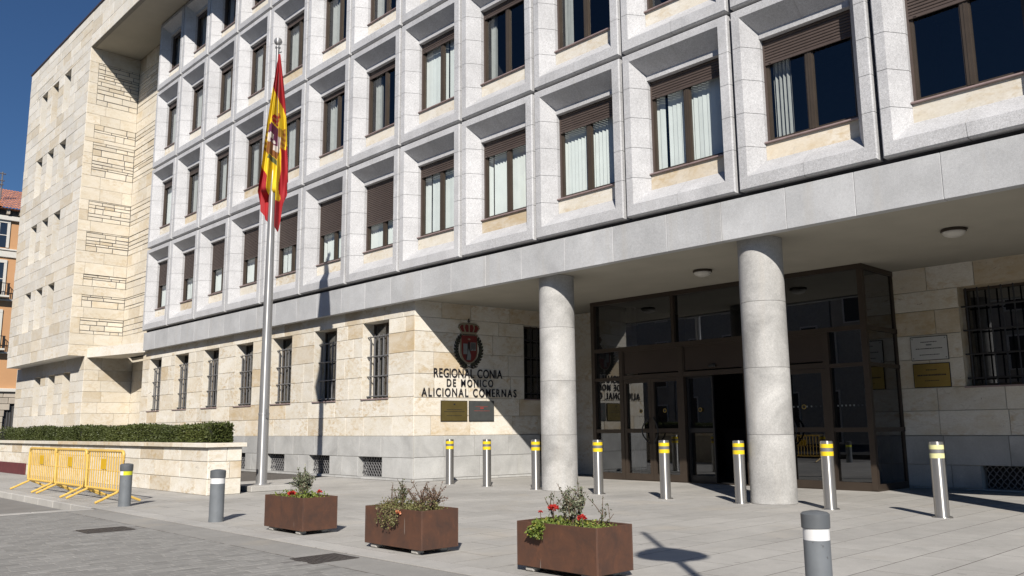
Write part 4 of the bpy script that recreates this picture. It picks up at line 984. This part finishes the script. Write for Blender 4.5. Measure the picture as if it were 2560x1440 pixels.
Rh = Vector((Rv.x,Rv.y,0)).normalized(); Fh = Vector((Fv.x,Fv.y,0)).normalized()
mb = MB(); hp = Vector((FX,FY,0))-Fh*.05+Rh*.02; mb.tube([hp+Vector((0,0,9.15)), hp+Rh*.03+Vector((0,0,8.6)), hp+Rh*.04+Vector((0,0,5.4)), hp+Rh*.06+Vector((0,0,1.5))], .006, 5); part('halyard', mb, m_iron, FP)
mb = MB(); q = Vector((FX,FY,9.1)); mb.tube([q, q+Rh*.09-Fh*.02+Vector((0,0,.02))], .012, 6); part('pulley_arm', mb, m_iron, FP)
FL = empty('flag', (FX,FY,9.0), 'red and yellow striped flag with crest hanging limp from the flagpole', 'flag')
k_px = 17.1/2118
ys_ = [138,225,320,430,482,600]; Lx = [4,-6,-17,-26,-33,-31]; Rx = [9,23,36,46,49,45]
sb_ = [0,.15,.3,.42,.55,.70,.78,.86,1.]; yb_ = [484,546,560,563,556,584,522,490,463]
zpx = lambda y: np.interp(y, [98,130,225,280,345,460,485,520,583], [9.419,9.128,8.272,7.782,7.209,6.210,5.996,5.696,5.162])
NS, NT = 96, 200; V_ = []; UV = []
for j in range(NT+1):
    for i in range(NS+1):
        s = i/NS; t = j/NT; y = 138+(np.interp(s, sb_, yb_)-138)*t
        l, r_ = np.interp(y, ys_, Lx), np.interp(y, ys_, Rx); amp = min(1., (y-138)/140)
        px = l+(r_-l)*s + amp*2.0*math.sin(2*PI*s*3.2+y*.006)
        fold = amp*(.085*math.sin(2*PI*s*2.7+y*.0065+.6)+.05*math.sin(2*PI*s*6.3-y*.009)+.014*math.sin(2*PI*s*13+y*.02))
        front = .10*amp+.05; bl = 1/(1+math.exp(-(y-487)*.3)) if .12 < s < .60 else 0.
        dep = front*(1-bl)-.15*bl+fold*(1-.5*bl)
        P_ = Vector((FX,FY,0))+Rh*(px*k_px)-Fh*dep; V_.append((P_.x,P_.y,zpx(y))); UV.append((px, y))
Fc = []; Mi = []
for j in range(NT):
    for i in range(NS):
        a = j*(NS+1)+i; Fc.append((a,a+1,a+NS+2,a+NS+1)); px, y = UV[a]; s = i/NS
        c = 1
        if y < 222+(px+4)*2.05: c = 0
        elif px > 23+2*math.sin(y*.05) and y > 381-(px-18)*.35: c = 0
        elif px < -8 and y > 416+(px+28)*1.45: c = 0
        elif y > 512-(px-8)*.5: c = 0
        else:
            # crest: crown, shield, pillars
            cx, cy = px-2-(330-y)*.08, y
            if ((cx-6)/10.)**2+((cy-303)/14.)**2 < 1: c = 0 if (int(cx*.5)+int(cy*.25)) % 3 else 5
            elif abs(cx-4) < 19 and 318 < cy-cx*.6 < 392:
                q = cy-cx*.6
                if q < 340: c = 2 if cx < 8 else 5
                elif q < 362: c = 3 if abs(cx-6) > 4 else 2
                elif q < 376: c = 4 if cx < 3 else 3
                else: c = 4
                if ((cx-4)/5)**2+((q-357)/7)**2 < 1: c = 3 if ((cx-4)/3)**2+((q-357)/4.4)**2 < 1 else 2
            elif abs(cx+19) < 4 and 330 < cy < 385: c = 5 if int(cy/7) % 2 else 1
            elif abs(cx-26) < 3.5 and 325 < cy < 380: c = 5 if int(cy/7) % 2 else 4
            elif abs(cx-6) < 15 and 392 < cy-cx*.8 < 404: c = 6
        Mi.append(c)
mb = MB(); mb.add(V_, Fc); mb.m = Mi; fo = part('cloth', mb, [m_fred, m_fyel, m_fpur, m_fwht, m_fbrn, plain('flag_gold',(.42,.24,.03),.8), m_fgrn], FL); fo.data.polygons.foreach_set('use_smooth', [True]*len(fo.data.polygons))

# ------------------------------------------------------------------ orange building far left, seen past the wing
OB = empty('orange_building', (-45,6,0), 'orange rendered old building with white trim and tiled roof at the far left', 'building')
XO = -45.; o = OB
mb = MB(); mb.box(XO-14, XO, -14, 22, 4.5, 18.05); part('wall', mb, m_orange, o)
for z0, z1, pr in ((18.05,18.42,.25),(15.05,15.55,.14),(15.6,15.75,.2),(11.55,11.72,.10),(7.35,7.5,.10),(4.35,4.62,.3)):
    mb = MB(); mb.cbox(XO-.1, XO+pr, -14, 22, z0, z1, .03); part('string_course', mb, m_trim, o)
mb = MB(); mb.box(XO-14, XO+.02, -14, 22, 18.43, 18.95); part('eaves_gap', mb, plain('shaded_eaves_gap', (.10,.095,.09), .8), o)  # shade of the gap under the eaves put into this band's colour
for k in range(40): mb = MB(); y = -13.8+k*.9; mb.box(XO, XO+.42, y, y+.22, 18.55, 18.93); part('eaves_bracket', mb, m_ostone, o)
mb = MB(); n = 160; m2 = 10
for j in range(m2):
    for i in range(n):
        y0 = -14.6+i*.235; xa, xb = XO+.7-j*.85, XO+.7-(j+1)*.85-.06; za, zb = 18.98+j*.36, 18.98+(j+1)*.36+.04
        pr = [(y0+.235*t/4, .085*math.sin(PI*t/4)) for t in range(5)]
        for (ya,ha),(yb,hb) in zip(pr[:-1],pr[1:]): mb.quad((xa,ya,za+ha),(xa,yb,za+hb),(xb,yb,zb+hb-.06),(xb,ya,zb+ha-.06))
rf = part('roof', mb, m_rtile, o); at = rf.data.attributes.new('rnd','FLOAT','FACE'); at.data.foreach_set('value', [v_ for _ in range(n*m2) for v_ in [random.random()]*4])
mb = MB(); mb.box(XO-9, XO+.6, -14.6, 22.6, 18.94, 18.975); part('roof_deck', mb, m_rtile, o)
for (yc, z0, z1) in [(y, z0, z1) for z0, z1 in ((15.85,17.85),(12.0,14.6),(7.8,10.6)) for y in (-10.8,-6.9,-3.0,.9,4.75,8.6,12.5)]:
    f = MB(); f.box(XO-.05,XO+.09,yc-.75,yc-.55,z0,z1); f.box(XO-.05,XO+.09,yc+.55,yc+.75,z0,z1); f.box(XO-.05,XO+.1,yc-.75,yc+.75,z1,z1+.25); fo_ = part('window', f, m_trim, o)
    gq = MB(); gq.box(XO-.02,XO+.03,yc-.55,yc+.55,z0,z1); part('pane', gq, m_glass_dk, fo_)
    gq = MB(); gq.box(XO-.02,XO+.012,yc-.55,yc+.55,z0,z1); part('curtain', gq, m_curtain, fo_)
    s = MB(); s.box(XO+.031,XO+.06,yc-.03,yc+.03,z0,z1); s.box(XO+.031,XO+.06,yc-.55,yc+.55,(z0+z1)/2-.03,(z0+z1)/2+.03); part('sash', s, m_trim, fo_)
    if z0 < 15:
        b = MB(); b.box(XO,XO+.75,yc-.95,yc+.95,z0-.22,z0-.08); bo = part('balcony', b, m_trim, o); b = MB()
        for t in np.arange(yc-.93, yc+.94, .13): b.box(XO+.70,XO+.725,t,t+.025,z0-.08,z0+.85)
        for t in np.arange(XO+.05, XO+.7, .13): b.box(t,t+.025,yc-.935,yc-.91,z0-.08,z0+.85); b.box(t,t+.025,yc+.91,yc+.935,z0-.08,z0+.85)
        b.box(XO+.69,XO+.74,yc-.95,yc+.95,z0+.85,z0+.9); b.box(XO,XO+.74,yc-.95,yc-.9,z0+.85,z0+.9); b.box(XO,XO+.74,yc+.9,yc+.95,z0+.85,z0+.9); part('railing', b, m_black, bo)
# rusticated ground floor with arches
ar = [7.25+k*3.9 for k in range(-5, 4)]
for k in range(9):
    za, zb = .0+k*.487, (k+1)*.487
    hs = []
    for yc in ar:
        zm = (za+zb)/2; r_ = 1.1
        hw = r_ if zm < 2.3 else math.sqrt(max(0, r_*r_-(zm-2.3)**2)); 
        if hw > .05: hs.append((yc-hw, yc+hw))
    for s_, e_ in subtract(-14, 22, hs):
        u = s_
        while u < e_-.02:
            L = min(random.uniform(1.,1.6), e_-u); L = e_-u if e_-u-L < .4 else L
            mb = MB(); mb.cbox(XO-.3, XO+.12, u+.012, u+L-.012, za+.012, zb-.012, .03); part('rusticated_block', mb, m_ostone, o); u += L
mb = MB(); mb.box(XO-14, XO-.1, -14, 22, 0, 4.5); part('ground_floor_core', mb, plain('dark_arch', (.05,.048,.045), .9), o)
for yc in ar[3:7]:
    mb = MB()
    for t in np.arange(yc-1.0, yc+1.05, .2): mb.box(XO-.08,XO-.05,t-.015,t+.015,0,3.3)
    mb.box(XO-.085,XO-.045,yc-1.1,yc+1.1,1.2,1.28); part('arch_gate', mb, m_iron, o)
AN = empty('tv_antenna', (-47.5,5.15,20.0), 'thin television aerial on the tiled roof at the far left', 'antenna')
mb = MB(); ax, ay = -47.5, 5.15; mb.tube([(ax,ay,19.9),(ax,ay,22.7)], .06, 6); part('mast', mb, m_iron, AN)
for z, L in ((22.55,1.0),(21.95,.7),(21.6,.45)):
    mb = MB(); mb.tube([(ax,ay-L*.75,z),(ax,ay+L*.25,z)], .05, 5)
    for t in np.linspace(-L*.7, L*.2, 5): mb.tube([(ax-.25,ay+t,z),(ax+.25,ay+t,z)], .018, 4)
    part('aerial_arm', mb, m_iron, AN)
mb = MB(); mb.box(ax-.2,ax+.2,ay-.2,ay+.2,19.2,19.95); part('mast_foot', mb, m_rtile, AN)

# ------------------------------------------------------------------ street lamp just out of view: its shadow falls beside the nearest planter
SL = empty('street_lamp', (31.06,-9.3,0), 'tall street lamp whose shadow falls on the paving right of the nearest planter', 'street lamp')
lx, ly = 31.06, -9.3
mb = MB(); mb.lathe([(.09,0),(.09,.5),(.05,.55),(.04,4.2)], 20, (lx,ly,0)); smooth_by_angle(part('post', mb, m_iron, SL))
mb = MB(); mb.lathe([(.05,4.2),(.10,4.25),(.14,4.40),(.33,4.44),(.32,4.50),(.20,4.66),(.05,4.80)], 24, (lx,ly,0)); smooth_by_angle(part('lantern', mb, m_lampglass, SL))
mb = MB(); mb.lathe([(.035,4.78),(.035,5.6),(.01,5.7)], 12, (lx,ly,0)); smooth_by_angle(part('finial', mb, m_iron, SL))

# ------------------------------------------------------------------ houses across the square, seen only in the entrance glass
def house(x0, x1, y, h, wall, floors, label):
    o = empty('town_house', ((x0+x1)/2,y,0), label, 'building', 'houses across the square')
    mb = MB(); mb.box(x0,x1,y-9,y,0,h); part('wall', mb, wall, o); mb = MB(); mb.cbox(x0-.1,x1+.1,y-9.1,y+.4,h,h+.35,.05); part('cornice', mb, m_trim, o)
    mb = MB(); mb.add([(x0,y+.5,h+.35),(x1,y+.5,h+.35),(x1,y-9,h+.35),(x0,y-9,h+.35),(x0,y-4.2,h+2.2),(x1,y-4.2,h+2.2)], [(0,1,5,4),(2,3,4,5),(1,2,5),(3,0,4)]); part('roof', mb, m_rtile, o)
    fh = h/floors; n = int((x1-x0)/2.6)
    for f_ in range(floors):
        for k in range(n):
            xc = x0+(x1-x0)*(k+.5)/n; z0 = f_*fh+(.9 if f_ else .1); z1 = f_*fh+fh*.82
            mb = MB(); mb.box(xc-.62,xc+.62,y+.002,y+.06,z0-.08,z1+.1); wn = part('window' if f_ else 'shop_front', mb, m_trim, o); mb = MB(); mb.box(xc-.5,xc+.5,y+.03,y+.07,z0,z1); part('pane', mb, m_black, wn)
house(-46,-30,-30,11.5,m_orange,3,'orange house across the square at the far end'); house(-29.9,-14,-30,13.5,m_ostone,4,'tall stone house across the square'); house(-13.9,4,-30,12,plain('grey_render',(.42,.40,.36),.9),3,'grey rendered house across the square'); house(4.1,24,-30,13,m_ostone,4,'broad stone house across the square'); house(24.1,46,-30,11.5,m_orange,3,'orange house across the square nearest the sun')

# ------------------------------------------------------------------ survey units -> metres
for ob in list(C.objects):
    if ob.parent is None and ob.type in {'MESH', 'EMPTY'}:
        ob.location = ob.location*S; ob.scale = (S, S, S)
